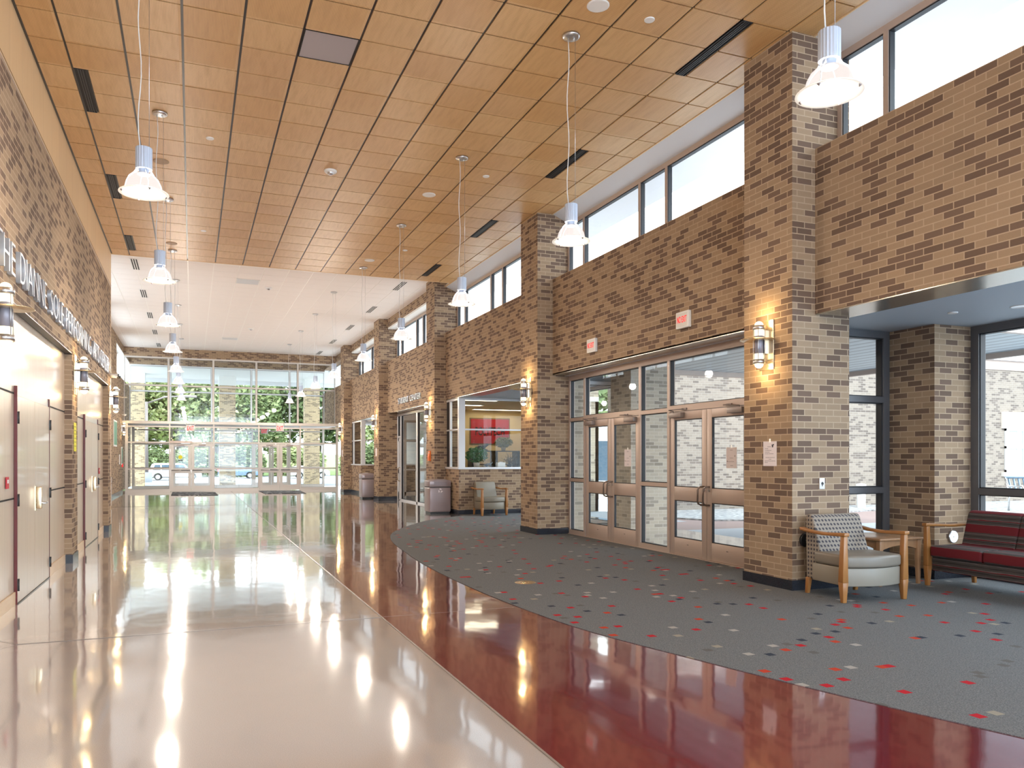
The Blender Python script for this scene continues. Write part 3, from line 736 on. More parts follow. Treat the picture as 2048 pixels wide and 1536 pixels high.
sheet('paper_notice', 'white printed sheet taped to the nearest brick column above the outlet', None, 0.215, 0.275, textlines([(0.78, 0.33, 0.62), (0.70, 0.14, 0.4), (0.63, 0.14, 0.64), (0.56, 0.14, 0.48), (0.49, 0.14, 0.78), (0.34, 0.18, 0.86), (0.27, 0.42, 0.60), (0.20, 0.12, 0.90), (0.14, 0.12, 0.34)])+[(0.66, 0.75, 0.76, 0.86), (0.71, 0.80, 0.84, 0.89), (0.63, 0.68, 0.83, 0.87)], loc=(XC-0.0045, 6.972, 1.345), rot=(0, 0, RX))
for (yy, w) in ((8.50, 'nearer'), (11.14, 'farther')):
    sheet('paper_notice', 'pinkish sheet taped on the glass of the right leaf of the %s courtyard doors' % w, None, 0.215, 0.28, textlines([(0.86, 0.36, 0.62), (0.48, 0.35, 0.68), (0.31, 0.1, 0.75), (0.12, 0.4, 0.65)])+[(0.80, 0.84, 0.55, 0.62), (0.08, 0.12, 0.30, 0.36)], loc=(XG+0.029, yy, 1.30), rot=(0, 0, RX), tabs=True)

# --- right-hand alcove in the first bay
struct(B(6.83, 9.2, YB, 7.45, 3.014, 3.2).build('ceiling_alcove', M['soffit']), 'grey blue plaster ceiling of the seating alcove')
zt = 3.014
bars = [(6.83, 8.15, 2.93, zt), (8.05, 8.15, 0, 2.93), (6.83, 6.90, 0, 2.93), (6.90, 8.05, 2.125, 2.20), (6.90, 8.05, 1.0, 1.075), (6.90, 8.05, 0, 0.10)]
wn += 1
frame_y('window_%d' % wn, 7.27, 0.12, bars, [(6.90, 8.05, 0.10, 1.0), (6.90, 8.05, 1.075, 2.125), (6.90, 8.05, 2.20, 2.93)], M['frame_dk'], 'narrow dark framed window beside the nearest column')
t = thing('brick_pier', 'brick pier between the two alcove windows behind the end table', 'column', (8.45, 6.95, 0))
B(8.15, 8.86, 6.64, 7.45, 0.1, 3.013).build('shaft', M['brick'], t)
B(8.138, 8.87, 6.628, 7.46, 0, 0.115).build('base_course', M['granite'], t)
wn += 1
bars = [(YB+0.5, 6.64, 2.92, zt), (6.54, 6.64, 0, 2.92), (YB+0.5, 6.54, 1.0, 1.075), (YB+0.5, 6.54, 0, 0.1), (3.45, 3.53, 0, 2.92), (-0.5, -0.42, 0, 2.92), (-4.5, -4.42, 0, 2.92)]
pn = []
for (a, c) in ((3.53, 6.54), (-0.42, 3.45), (-4.42, -0.5)): pn += [(a, c, 0.1, 1.0), (a, c, 1.075, 2.92)]
frame_x('window_%d' % wn, 8.75, 0.12, bars, pn, M['frame_dk'], 'large dark framed window behind the striped sofa')
struct(B(8.75, 9.2, YB-0.2, YB+0.5, 0, 3.1).build('wall_right', M['brick']), 'brick wall end')
struct(B(6.8, 9.2, YB-0.3, YB-0.1, 0, 3.1).build('wall_near', M['brick']), 'brick wall behind the camera')
wn += 1
xs_ = [-1.7, 0.1, 2.2, 4.3, 6.6]
bb = [(-1.7, 6.6, 5.9, 6.05), (-1.7, 6.6, 2.95, 3.05), (-1.7, 6.6, 0, 0.1)]+[(x-0.04, x+0.04, 0, 5.9) for x in xs_]
frame_y('window_%d' % wn, YB-0.2, 0.1, bb, [(a+0.04, c-0.04, p, q) for a, c in zip(xs_[:-1], xs_[1:]) for (p, q) in ((0.1, 2.95), (3.05, 5.9))], M['frame'], 'assumed glazed end behind the camera, added to let daylight in')  # unseen glazing added so that sky light enters from behind

# --- office corner in the second bay
def office_corner(yc, ycol, x1, nm, sill=1.19):
    global wn
    b = B(XR, XR+0.2, yc, ycol, 0.1, sill-0.03); b.box(XR+0.2, x1, yc, yc+0.2, 0.1, sill-0.03)
    struct(b.build('wall_right', M['brick']), 'low brick wall under the %s window' % nm)
    b = B(XR-0.012, XR+0.2, yc-0.012, ycol, 0, 0.115); b.box(XR+0.2, x1, yc-0.012, yc+0.2, 0, 0.115)
    struct(b.build('baseboard_right', M['granite']), 'black granite base course')
    b = B(XR-0.02, XR+0.2, yc-0.02, ycol, sill-0.03, sill+0.02); b.box(XR+0.2, x1, yc-0.02, yc+0.2, sill-0.03, sill+0.02)
    struct(b.build('trim_9', M['frame_lt']), 'white window sill')
    wn += 1
    r = sroot('window_%d' % wn, (XR, yc, sill), 'white framed corner window of the '+nm)
    f = MB(); zt = 2.985; s = sill+0.02
    f.box(XR, XR+0.17, yc, yc+0.10, s, zt)                        # corner post
    f.box(XR+0.02, XR+0.08, yc+0.10, ycol, zt-0.05, zt).box(XR+0.02, XR+0.08, yc+0.10, ycol, 2.16, 2.20)
    f.box(XR+0.02, XR+0.08, ycol-0.32, ycol-0.26, s, zt-0.05)
    f.box(XR+0.17, x1, yc+0.02, yc+0.08, zt-0.05, zt).box(XR+0.17, x1, yc+0.02, yc+0.08, 2.16, 2.20)
    f.build('window_frame', M['frame_lt'], r)
    for (a, c) in ((s, 2.16), (2.20, zt-0.05)):
        B(XR+0.047, XR+0.053, yc+0.10, ycol-0.32, a, c).build('pane', M['glass'], r)
        B(XR+0.17, x1, yc+0.047, yc+0.053, a, c).build('pane', M['glass'], r)
    B(XR+0.03, XR+0.07, ycol-0.26, ycol, s, zt).build('dark_gap', M['gasket'], r)
office_corner(18.76, 19.86, 8.2, 'office')
office_corner(31.0, 33.07, 8.6, 'far room')
struct(B(6.76, 8.35, 14.02, 18.78, 3.0, 3.12).build('ceiling_alcove', M['soffit']), 'grey ceiling of the entry alcove')
bars = [(14.02, 18.76, 2.93, 3.0), (14.02, 14.10, 0, 2.93), (16.35, 16.43, 0, 2.93), (18.68, 18.76, 0, 2.93), (14.10, 16.35, 2.13, 2.19), (16.43, 18.68, 2.13, 2.19), (14.10, 16.35, 0, 0.1), (16.43, 18.68, 0, 0.1)]
wn += 1
frame_x('window_%d' % wn, 8.2, 0.1, bars, [(14.10, 16.35, 0.1, 2.13), (16.43, 18.68, 0.1, 2.13), (14.10, 16.35, 2.19, 2.93), (16.43, 18.68, 2.19, 2.93)], M['frame_lt'], 'side glazing of the entry alcove')
wn += 1
frame_y('window_%d' % wn, 13.94, 0.08, [(6.74, 8.2, 2.93, 3.0), (6.74, 6.80, 0, 2.93), (8.14, 8.2, 0, 2.93), (7.44, 7.50, 0, 2.93), (6.80, 8.14, 0, 0.1), (6.80, 8.14, 2.13, 2.19)], [(6.80, 7.44, 0.1, 2.13), (7.50, 8.14, 0.1, 2.13), (6.80, 7.44, 2.19, 2.93), (7.50, 8.14, 2.19, 2.93)], M['frame_lt'], 'pale framed glazing of the entry alcove facing the courtyard')
# office room
struct(B(8.06, 10.4, 23.4, 23.6, 0, 3.0).build('wall_back', M['cream']), 'pale yellow back wall of the office')
struct(MB().prism([(6.86, 20.64), (8.10, 23.4), (8.10, 23.6), (8.02, 23.6), (6.80, 20.68)], 0, 3.0).build('wall_back', M['cream']), 'pale yellow slanted office wall')
struct(MB().prism([(6.78, 20.72), (8.0, 23.6), (9.3, 23.62), (9.3, 23.72), (7.9, 23.7), (6.79, 20.95)], 0, 3.0).build('wall_back', M['brick']), 'brick side of the slanted wall')
struct(B(10.3, 10.4, 18.8, 23.4, 0, 3.0).build('wall_back', M['cream']), 'pale yellow side wall of the office')
struct(B(6.55, 6.66, 20.64, 23.4, 0, 3.0).build('wall_back', M['cream']), 'office wall behind the third column') if False else None
struct(B(XR+0.05, 10.4, 18.78, 23.5, 2.99, 3.12).build('ceiling_office', M['whitewall']), 'white office ceiling')
struct(B(8.35, 10.4, 18.80, 19.0, 0, 4.0).build('wall_outside', M['brick_pale']), 'outer brick wall of the office')
t = thing('office_window', 'white framed window in the outer office wall beyond the courtyard doors', 'window', (9.4, 18.8, 0.6))
MB().box(8.75, 10.05, 18.74, 18.80, 0.55, 0.62).box(8.75, 10.05, 18.74, 18.80, 2.45, 2.52).box(8.75, 8.82, 18.74, 18.80, 0.62, 2.45).box(9.98, 10.05, 18.74, 18.80, 0.62, 2.45).box(9.37, 9.43, 18.74, 18.80, 0.62, 2.45).box(8.82, 9.98, 18.74, 18.80, 1.0, 1.06).build('window_frame', M['white'], t)
B(8.82, 9.98, 18.775, 18.785, 0.62, 2.45).build('pane', mat('teal_pane', (0.25, 0.36, 0.36), 0.1), t)
struct(B(9.2, 10.4, 18.8, 23.6, -0.2, 0.0).build('floor_office', M['terr_gray']), 'office floor')
for (x0, x1, y, w) in ((6.6, 7.6, 19.1, 'nearest'), (6.6, 7.85, 21.0, 'middle left'), (9.35, 10.2, 21.0, 'middle right'), (8.2, 9.9, 22.7, 'farthest')):
    t = thing('office_ceiling_light', 'long glowing light panel in the office ceiling, %s' % w, 'ceiling light', ((x0+x1)/2, y, 2.985))
    B(x0, x1, y, y+0.28, 2.975, 2.984).build('diffuser', M['tube_light'], t)
    MB().box(x0-0.03, x1+0.03, y-0.03, y, 2.965, 2.989).box(x0-0.03, x1+0.03, y+0.28, y+0.31, 2.965, 2.989).box(x0-0.03, x0, y, y+0.28, 2.965, 2.989).box(x1, x1+0.03, y, y+0.28, 2.965, 2.989).build('frame', M['white'], t)
def word_meshes(word, size, depth, swell=-0.014):
    """list of (char, mesh, x offset) for a word laid along +x, z up, front facing -y"""
    def ev(s):
        cu = bpy.data.curves.new('t', 'FONT'); cu.body = s; cu.size = size; cu.extrude = depth/2; cu.resolution_u = 3; cu.offset = swell
        ob = bpy.data.objects.new('t', cu); COL.objects.link(ob); bpy.context.view_layer.update()
        dg = bpy.context.evaluated_depsgraph_get(); me = bpy.data.meshes.new_from_object(ob.evaluated_get(dg))
        bpy.data.objects.remove(ob); bpy.data.curves.remove(cu)
        return me
    def width(s):
        me = ev(s); xs = [v.co.x for v in me.vertices]; w = max(xs) if xs else 0; bpy.data.meshes.remove(me); return w
    out = []
    wb = width('|')
    for i, ch in enumerate(word):
        if ch == ' ': continue
        off = width(word[:i]+'|')-wb if i else 0.0
        me = ev(ch)
        for v in me.vertices: v.co = Vector((v.co.x+off, -v.co.z, v.co.y))
        out.append((ch, me))
    return out
def lettering(parent, word, origin, direction, length, height, depth, m, name='letter', one=False, off=-0.018):
    """word along direction (unit xy vector), front normal = direction x up"""
    ms = word_meshes(word, 1.0, 1.0, off)
    xs = [v.co.x for _, me in ms for v in me.vertices]; zs = [v.co.z for _, me in ms for v in me.vertices]
    a, c, z0, z1 = min(xs), max(xs), min(zs), max(zs)
    d = Vector((direction[0], direction[1], 0)); nrm = Vector((d.y, -d.x, 0)); O = Vector(origin)-world_loc(parent)
    vs_all = MB()
    for ch, me in ms:
        for v in me.vertices:
            x = (v.co.x-a)/(c-a)*length; z = (v.co.z-z0)/(z1-z0)*height; y = (v.co.y+0.5)*depth  # y: -0.5 front .. 0.5 back
            v.co = O+d*x+nrm*(depth-y)+Vector((0, 0, z))
        if one:
            vs_all.add([v.co.copy() for v in me.vertices], [tuple(p.vertices) for p in me.polygons]); continue
        me.materials.clear(); me.materials.append(m)
        ob = bpy.data.objects.new(name, me); COL.objects.link(ob); ob.parent = parent
    if one: return vs_all.build(name, m, parent, local=True)
t = thing('school_banner', 'dark red banner with black block letters on the office back wall', 'banner', (8.95, 23.39, 1.9))
B(8.31, 9.62, 23.36, 23.385, 1.92, 2.70).build('cloth', M['banner'], t)
B(8.27, 9.66, 23.383, 23.396, 1.88, 2.74).build('backing', mat('banner_backing', (0.25, 0.17, 0.08), 0.7), t)
lettering(t, 'POLYTECH', (8.46, 23.359, 2.175), (1, 0), 1.0, 0.27, 0.004, M['black'], one=True, off=0.01)
# shelf unit and things in the office
t = thing('shelf_unit', 'black open shelf unit against the office back wall', 'shelf', (8.9, 22.6, 0))
for x in (8.05, 8.80, 9.55): B(x-0.05, x+0.05, 22.4, 22.8, 0, 1.66).build('side_panel', M['black'], t)
for z in (0.45, 0.85, 1.25, 1.66): B(8.0, 9.6, 22.4, 22.8, z-0.015, z+0.015).build('shelf', M['black'], t)
def leaves(n, rx, ry, rz, size, rnd, cz=0.0, hollow=0.55):
    b = MB()
    for _ in range(n):
        while True:
            p = Vector((rnd.uniform(-1, 1), rnd.uniform(-1, 1), rnd.uniform(-1, 1)))
            if hollow < p.length < 1: break
        p = Vector((p.x*rx, p.y*ry, p.z*rz+cz)); s = size*rnd.uniform(0.6, 1.3)
        a = Vector((rnd.gauss(0, 1), rnd.gauss(0, 1), rnd.gauss(0, 0.6))).normalized(); c = a.orthogonal().normalized()
        c = (c*math.cos(1.0)+a.cross(c)*math.sin(rnd.uniform(-2, 2))).normalized()
        b.add([p-a*s, p+c*s*0.45, p+a*s, p-c*s*0.45], [(0, 1, 2, 3)])
    return b
def plant(loc, rx, rz, n, m, label, size=0.045, potr=0.09):
    t = thing('potted_plant', label, 'plant', loc)
    MB().lathe([(0, 0), (potr*0.75, 0), (potr, 0.12), (potr*0.9, 0.12), (0, 0.11)], (0, 0, 0), 16).build('pot', M['pot'], t, local=True)
    MB().tube([(0, 0, 0.1), (0.01, 0, 0.1+rz*0.7)], 0.01, 6).build('stem', M['bark'], t, local=True)
    leaves(n, rx, rx, rz, size, random.Random(n), 0.12+rz*0.95, 0.3).build('foliage', m, t, local=True)
plant((6.98, 19.18, 1.21), 0.30, 0.21, 700, M['leaf'], 'bushy dark green plant on the office window sill beside the corner post')
plant((9.12, 22.6, 1.675), 0.28, 0.16, 600, M['leaf2'], 'yellow green bushy plant on top of the black shelf unit', potr=0.08)
def animal(name, label, loc, s, rz, m, g=None):
    """crouching big cat figurine, about 1 unit long, one skinned body"""
    t = thing(name, label, 'figurine', loc, rz, g)
    V = [(-0.35, 0, 0.22), (-0.10, 0, 0.24), (0.15, 0, 0.25), (0.30, 0, 0.33), (0.42, 0, 0.40), (0.52, 0, 0.38), (-0.45, 0.0, 0.15), (-0.62, 0.05, 0.08), (-0.80, 0.10, 0.10),
         (-0.32, 0.12, 0.12), (-0.18, 0.14, 0.04), (-0.05, 0.14, 0.03), (-0.32, -0.12, 0.12), (-0.18, -0.14, 0.04), (-0.05, -0.14, 0.03),
         (0.18, 0.10, 0.12), (0.30, 0.11, 0.04), (0.42, 0.11, 0.03), (0.18, -0.10, 0.12), (0.30, -0.11, 0.04), (0.42, -0.11, 0.03), (0.40, 0.05, 0.48), (0.40, -0.05, 0.48)]
    R = [0.13, 0.12, 0.13, 0.10, 0.085, 0.05, 0.04, 0.03, 0.025, 0.075, 0.05, 0.035, 0.075, 0.05, 0.035, 0.06, 0.04, 0.035, 0.06, 0.04, 0.035, 0.02, 0.02]
    E_ = [(0, 1), (1, 2), (2, 3), (3, 4), (4, 5), (0, 6), (6, 7), (7, 8), (0, 9), (9, 10), (10, 11), (0, 12), (12, 13), (13, 14), (2, 15), (15, 16), (16, 17), (2, 18), (18, 19), (19, 20), (4, 21), (4, 22)]
    me = bpy.data.meshes.new('body'); me.from_pydata([tuple(Vector(v)*s) for v in V], E_, []); me.materials.append(m)
    o = bpy.data.objects.new('body', me); COL.objects.link(o); o.parent = t
    sk = o.modifiers.new('skin', 'SKIN'); sl = me.skin_vertices[0].data
    for i, r in enumerate(R): sl[i].radius = (r*s, r*s); sl[i].use_root = (i == 0)
    sb = o.modifiers.new('sub', 'SUBSURF'); sb.levels = 1; sb.render_levels = 2
    B(-0.5*s, 0.5*s, -0.2*s, 0.2*s, -0.005, 0.0).build('plinth', m, t, local=True)
    return t
animal('cat_figurine', 'dark crouching big cat figurine on top of the black shelf unit', (8.38, 22.6, 1.684), 0.46, 0, mat('dark_bronze', (0.05, 0.055, 0.06), 0.35, 0.5))
animal('cat_figurine', 'glossy black big cat figurine on the office window sill', (7.30, 19.12, 1.215), 0.28, 0.2, mat('gloss_black', (0.01, 0.01, 0.012), 0.08))
t = thing('tissue_box', 'small white box on the office window sill beside the black figurine', 'box', (7.64, 19.12, 1.21)); B(-0.11, 0.11, -0.06, 0.06, 0, 0.12).build('box_body', M['white'], t, local=True, bevel=0.006); B(-0.05, 0.05, -0.02, 0.02, 0.12, 0.135).build('tissue', M['paper'], t, local=True)
t = thing('dried_flowers', 'dark spiky dried flower arrangement on the office sill by the column', 'flowers', (7.90, 19.15, 1.21))
rnd = random.Random(5); b = MB()
for _ in range(46):
    a = rnd.uniform(0, 2*PI); l = rnd.uniform(0.12, 0.33); e = rnd.uniform(0.5, 1.5)
    b.tube([(0, 0, 0.06), (0.5*l*math.cos(a)*math.cos(e), 0.5*l*math.sin(a)*math.cos(e), 0.06+0.6*l*math.sin(e)), (l*math.cos(a)*math.cos(e), l*math.sin(a)*math.cos(e), 0.06+l*math.sin(e))], 0.003, 4)
b.build('stems', M['bark'], t, local=True)
leaves(160, 0.17, 0.14, 0.12, 0.02, rnd, 0.16, 0.1).build('flower_heads', mat('dry_leaf', (0.07, 0.05, 0.02), 0.8), t, local=True)
MB().lathe([(0, 0), (0.06, 0), (0.08, 0.07), (0.0, 0.07)], (0, 0, 0), 14).build('bowl', M['black'], t, local=True)

# --- student centre front in the third bay
y0, y1 = COLY[4]+CW, COLY[5]
bars = [(y0, y1, 2.90, 2.985), (y1-0.08, y1, 0, 2.9), (25.93, 26.03, 0, 2.9), (y0, y0+0.06, 0, 2.9), (23.87, 24.0, 0, 2.9), (26.03, y1-0.08, 2.16, 2.21), (y0+0.06, 25.93, 0, 0.05)]
wn += 1
frame_x('window_%d' % wn, XG, 0.10, bars, [(y0+0.06, 23.87, 0.05, 2.9), (24.0, 25.93, 0.05, 2.9), (26.03, y1-0.08, 2.21, 2.9)], M['frame_lt'], 'floor to ceiling glass front of the student centre')
DN[0] += 1
r = sroot('door_%d' % DN[0], (XG, 26.2, 0), 'pale metal glazed door of the student centre')
a, c = 26.035, y1-0.085; b = MB()
# the leaf stands ajar in the photo's perspective; it is built shut between its mullions
b.box(XG+0.02, XG+0.065, a, a+0.09, 0.02, 2.15).box(XG+0.02, XG+0.065, c-0.09, c, 0.02, 2.15).box(XG+0.02, XG+0.065, a, c, 0.02, 0.28).box(XG+0.02, XG+0.065, a, c, 0.92, 1.08).box(XG+0.02, XG+0.065, a, c, 2.03, 2.15)
b.build('leaf_frame', M['frame_lt'], r)
for (p, q) in ((0.28, 0.92), (1.08, 2.03)): B(XG+0.04, XG+0.046, a+0.09, c-0.09, p, q).build('pane', M['glass'], r)
b = MB(); pull(b, XG+0.02, a+0.05, 0.66, 1.12, 0.10, 0); b.build('door_handle', M['brass'], r)
wn += 1
frame_y('window_%d' % wn, 30.7, 0.08, [(6.9, 9.3, 2.92, 3.0), (6.9, 6.97, 0, 2.92), (8.05, 8.13, 0, 2.92), (9.22, 9.3, 0, 2.92), (6.97, 8.05, 2.13, 2.2), (8.13, 9.22, 2.13, 2.2), (6.97, 8.05, 0.95, 1.02), (8.13, 9.22, 0.95, 1.02), (6.97, 9.22, 0, 0.08)], [(a, c, p, q) for (a, c) in ((6.97, 8.05), (8.13, 9.22)) for (p, q) in ((0.08, 0.95), (1.02, 2.13), (2.2, 2.92))], M['frame_far'], 'glazed partition inside the student centre')
struct(B(9.3, 9.5, 23.6, 35.5, 0, 3.0).build('wall_back', M['whitewall']), 'white wall inside the student centre')
struct(B(6.78, 11.0, 23.6, 36.0, 2.99, 3.12).build('ceiling_rooms', M['whitewall']), 'white ceiling of the side rooms')
struct(B(9.2, 11.0, 23.6, 36.0, -0.2, 0).build('floor_rooms', M['terr_gray']), 'side room floor')
struct(B(11.0, 11.1, 23.6, 36.0, 0, 3.0).build('wall_back', M['cream']), 'room side wall')
# side glazing beyond the last column
wn += 1
y0, y1 = COLY[-1]+CW, FDY-0.1
frame_x('window_%d' % wn, 6.45, 0.08, [(y0, y1, 2.93, 3.0), (y0, y0+0.05, 0, 2.93), (y1-0.05, y1, 0, 2.93), ((y0+y1)/2-0.03, (y0+y1)/2+0.03, 0, 2.93), (y0, y1, 2.10, 2.16), (y0, y1, 1.0, 1.05), (y0, y1, 0, 0.08)],
        [(y0+0.05, (y0+y1)/2-0.03, 0.08, 1.0), (y0+0.05, (y0+y1)/2-0.03, 1.05, 2.10), (y0+0.05, (y0+y1)/2-0.03, 2.16, 2.93), ((y0+y1)/2+0.03, y1-0.05, 0.08, 1.0), ((y0+y1)/2+0.03, y1-0.05, 1.05, 2.10), ((y0+y1)/2+0.03, y1-0.05, 2.16, 2.93)], M['frame_lt'], 'side glazing beyond the fifth column')

# ------------------------------------------------------------------ left-hand wall
PIER = [(7.07, 7.57), (11.97, 12.50), (16.87, 17.37)]
b = B(-3.2, XW-0.005, YB, 17.37, 0, 4.88)
struct(b.build('wall_left', M['maple']), 'maple clad wall in the alcoves')
b = MB().box(XW-0.01, XB, YB, 17.37, 2.875, 4.885)
for (a, c) in PIER+[(2.17, 2.67), (-2.73, -2.23)]: b.box(XW-0.01, XB, a, c, 0.10, 2.875)
struct(b.build('wall_left', M['brick']), 'brick band and piers of the lettered wall')
b = MB()
for (a, c) in PIER: b.box(XW, XB+0.012, a-0.012, c+0.012, 0, 0.115)
struct(b.build('baseboard_left', M['granite']), 'black granite base of the brick piers')
b = MB()
for (a, c) in ((7.57, 11.97), (12.50, 16.87), (2.67, 7.07)):
    b.box(XW-0.002, XB-0.002, a, c, 2.862, 2.874)
struct(b.build('trim_10', M['rail']), 'metal strip under the brick band')
struct(B(-3.2, XL, YB, YE, 4.885, CZ+0.05).build('wall_left', M['maple_top']), 'upper maple panelling above the brick band')
b = MB().box(XL, XL+0.003, YB, YE, 5.315, 5.322)
struct(b.build('trim_11', mat('panel_joint', (0.16, 0.08, 0.03), 0.6)), 'dark joint in the upper panelling')
struct(B(XL-0.02, XB+0.004, YB, 17.38, 4.885, 4.905).build('trim_12', M['frame']), 'metal cap on the brick band')
struct(B(-3.2, XL, 17.37, YE, 0, 4.885).build('wall_left', M['maple_top']), 'end of the maple clad wall')
# horizontal joints and plinth
b = MB(); pl = MB()
for (a, c, doors) in ((2.67, 7.07, None), (7.57, 11.97, (8.77, 10.60)), (12.50, 16.87, (13.95, 15.76))):
    segs = [(a, c)] if not doors else [(a, doors[0]-0.02), (doors[1]+0.02, c)]
    for (p, q) in segs:
        b.box(XW-0.003, XW+0.001, p, q, 2.058, 2.074).box(XW-0.003, XW+0.001, p, q, 1.03, 1.046)
        pl.box(XW, XW+0.012, p, q, 0.0, 0.125)
struct(b.build('trim_13', M['dark']), 'dark horizontal joints in the maple cladding')
struct(pl.build('baseboard_left', wood('plinth_wood', (0.80, 0.62, 0.43), (0.68, 0.47, 0.29), 0.35, sx=1, sy=2, sz=9)), 'maple plinth')
# maple double doors
def wood_doors(y0, y1, lab):
    DN[0] += 1
    r = sroot('door_%d' % DN[0], (XW, (y0+y1)/2, 0), lab); ym = (y0+y1)/2
    for (a, c) in ((y0+0.004, ym-0.003), (ym+0.003, y1-0.004)):
        B(XW-0.004, XW+0.022, a, c, 0.012, 2.045).build('door_leaf', M['maple'], r)
    B(XW-0.004, XW+0.012, y0-0.0, y1+0.0, 2.05, 2.135).build('head_plate', M['headplate'], r)
    for (yy, s) in ((y0-0.018, 1), (y1, 1)):
        B(XW-0.002, XW+0.026, yy, yy+0.018, 0.0, 2.14).build('edge_strip', M['mahog'], r)
    for yy in (y0-0.005, y1+0.005):
        for z in (0.19, 1.02, 1.83):
            h = MB().tube([(XW+0.035, yy, z-0.06), (XW+0.035, yy, z+0.06)], 0.010, 8).box(XW+0.015, XW+0.035, yy-0.012, yy+0.012, z-0.055, z+0.055)
            h.build('hinge', M['rail'], r)
    py = y0+0.86 if False else ym-0.32
    e = MB().box(XW+0.022, XW+0.030, ym+0.02, ym+0.075, 0.86, 1.13).build('handle_plate', M['brass'], r)
    MB().box(XW+0.030, XW+0.085, ym+0.03, ym+0.062, 0.88, 1.12).build('door_handle', M['brass'], r, bevel=0.008)
    MB().tube([(XW+0.022, ym+0.046, 0.945), (XW+0.13, ym+0.046, 0.945)], 0.012, 8).tube([(XW+0.12, ym+0.046, 0.945), (XW+0.12, ym+0.14, 0.945)], 0.011, 8).build('lever', M['steel'], e)
    MB().tube([(XW+0.022, ym+0.12, 1.045), (XW+0.05, ym+0.12, 1.045)], 0.016, 12).build('lock_cylinder', M['steel'], r)
    B(XW, XW+0.03, y0, y1, 0.0, 0.01).build('threshold', M['rail'], r)
wood_doors(8.77, 10.60, 'nearer maple double doors with dark red edge strips on the lettered wall')
wood_doors(13.95, 15.76, 'farther maple double doors with dark red edge strips on the lettered wall')
# raised lettering
t = thing('raised_lettering', 'long row of raised metal capital letters on the left brick band above the maple doors', 'lettering', (XB, 7.2, 3.065))
for word, a, c in (('THE', 7.36, 8.10), ('DIANNE', 8.32, 9.74), ('SOLE', 9.99, 10.93), ('PERFORMING', 11.14, 13.76), ('ARTS', 14.05, 14.88), ('CENTER', 15.12, 16.66)):
    lettering(t, word, (XB+0.002, a, 3.068), (0, 1), c-a, 0.285, 0.04, M['letters'])
t = thing('raised_lettering', 'raised metal letters STUDENT CENTER above the glass front', 'lettering', (XR, 24.9, 3.21))
for word, a, c in (('STUDENT', 24.90, 23.60), ('CENTER', 23.42, 22.22)):
    lettering(t, word, (XR-0.002, a, 3.215), (0, -1), a-c, 0.185, 0.035, M['letters'])

# ------------------------------------------------------------------ far lobby, left side
struct(B(-3.1, XFL, YE, 41.0, 0.1, ZS).build('wall_left', M['brick']), 'brick wall of the far lobby')
struct(B(-3.1, XFL+0.012, YE, 36.2, 0, 0.11).build('baseboard_left', M['granite']), 'black base course')
struct(B(-3.1, XFL, YE, 41.0, 5.985, WZ+0.02).build('wall_left', M['brick']), 'brick band under the lobby ceiling')
for (a, c) in ((19.39, 20.64), (26.47, 27.25), (31.2, 33.55)):
    struct(B(-3.1, XFL, a, c, ZS, 5.985).build('wall_left', M['brick']), 'brick pier between high windows')
def clere_l(y0, y1, n):
    r = sroot('window_'+n, (-3.02, (y0+y1)/2, ZS), 'high window on the left side of the far lobby'); b = MB()
    b.box(-3.06, -3.0, y0, y1, ZS, ZS+0.06).box(-3.06, -3.0, y0, y1, 5.88, 5.96)
    k = max(2, round((y1-y0)/1.1)); w = (y1-y0)/k
    for i in range(k+1): b.box(-3.06, -3.0, max(y0, y0+w*i-0.03), min(y1, y0+w*i+0.03), ZS+0.06, 5.88)
    b.build('window_frame', M['frame'], r)
    for i in range(k): B(-3.033, -3.027, y0+w*i+0.03, y0+w*(i+1)-0.03, ZS+0.06, 5.88).build('pane', M['glass'], r)
for (a, c) in ((20.64, 26.47), (27.25, 31.2), (33.55, 37.0)):
    wn += 1; clere_l(a, c, str(wn))
struct(B(-3.1, XFL-0.01, YE, 41, 5.96, 5.99).build('trim_4', M['whitewall']), 'white soffit above the left high windows')

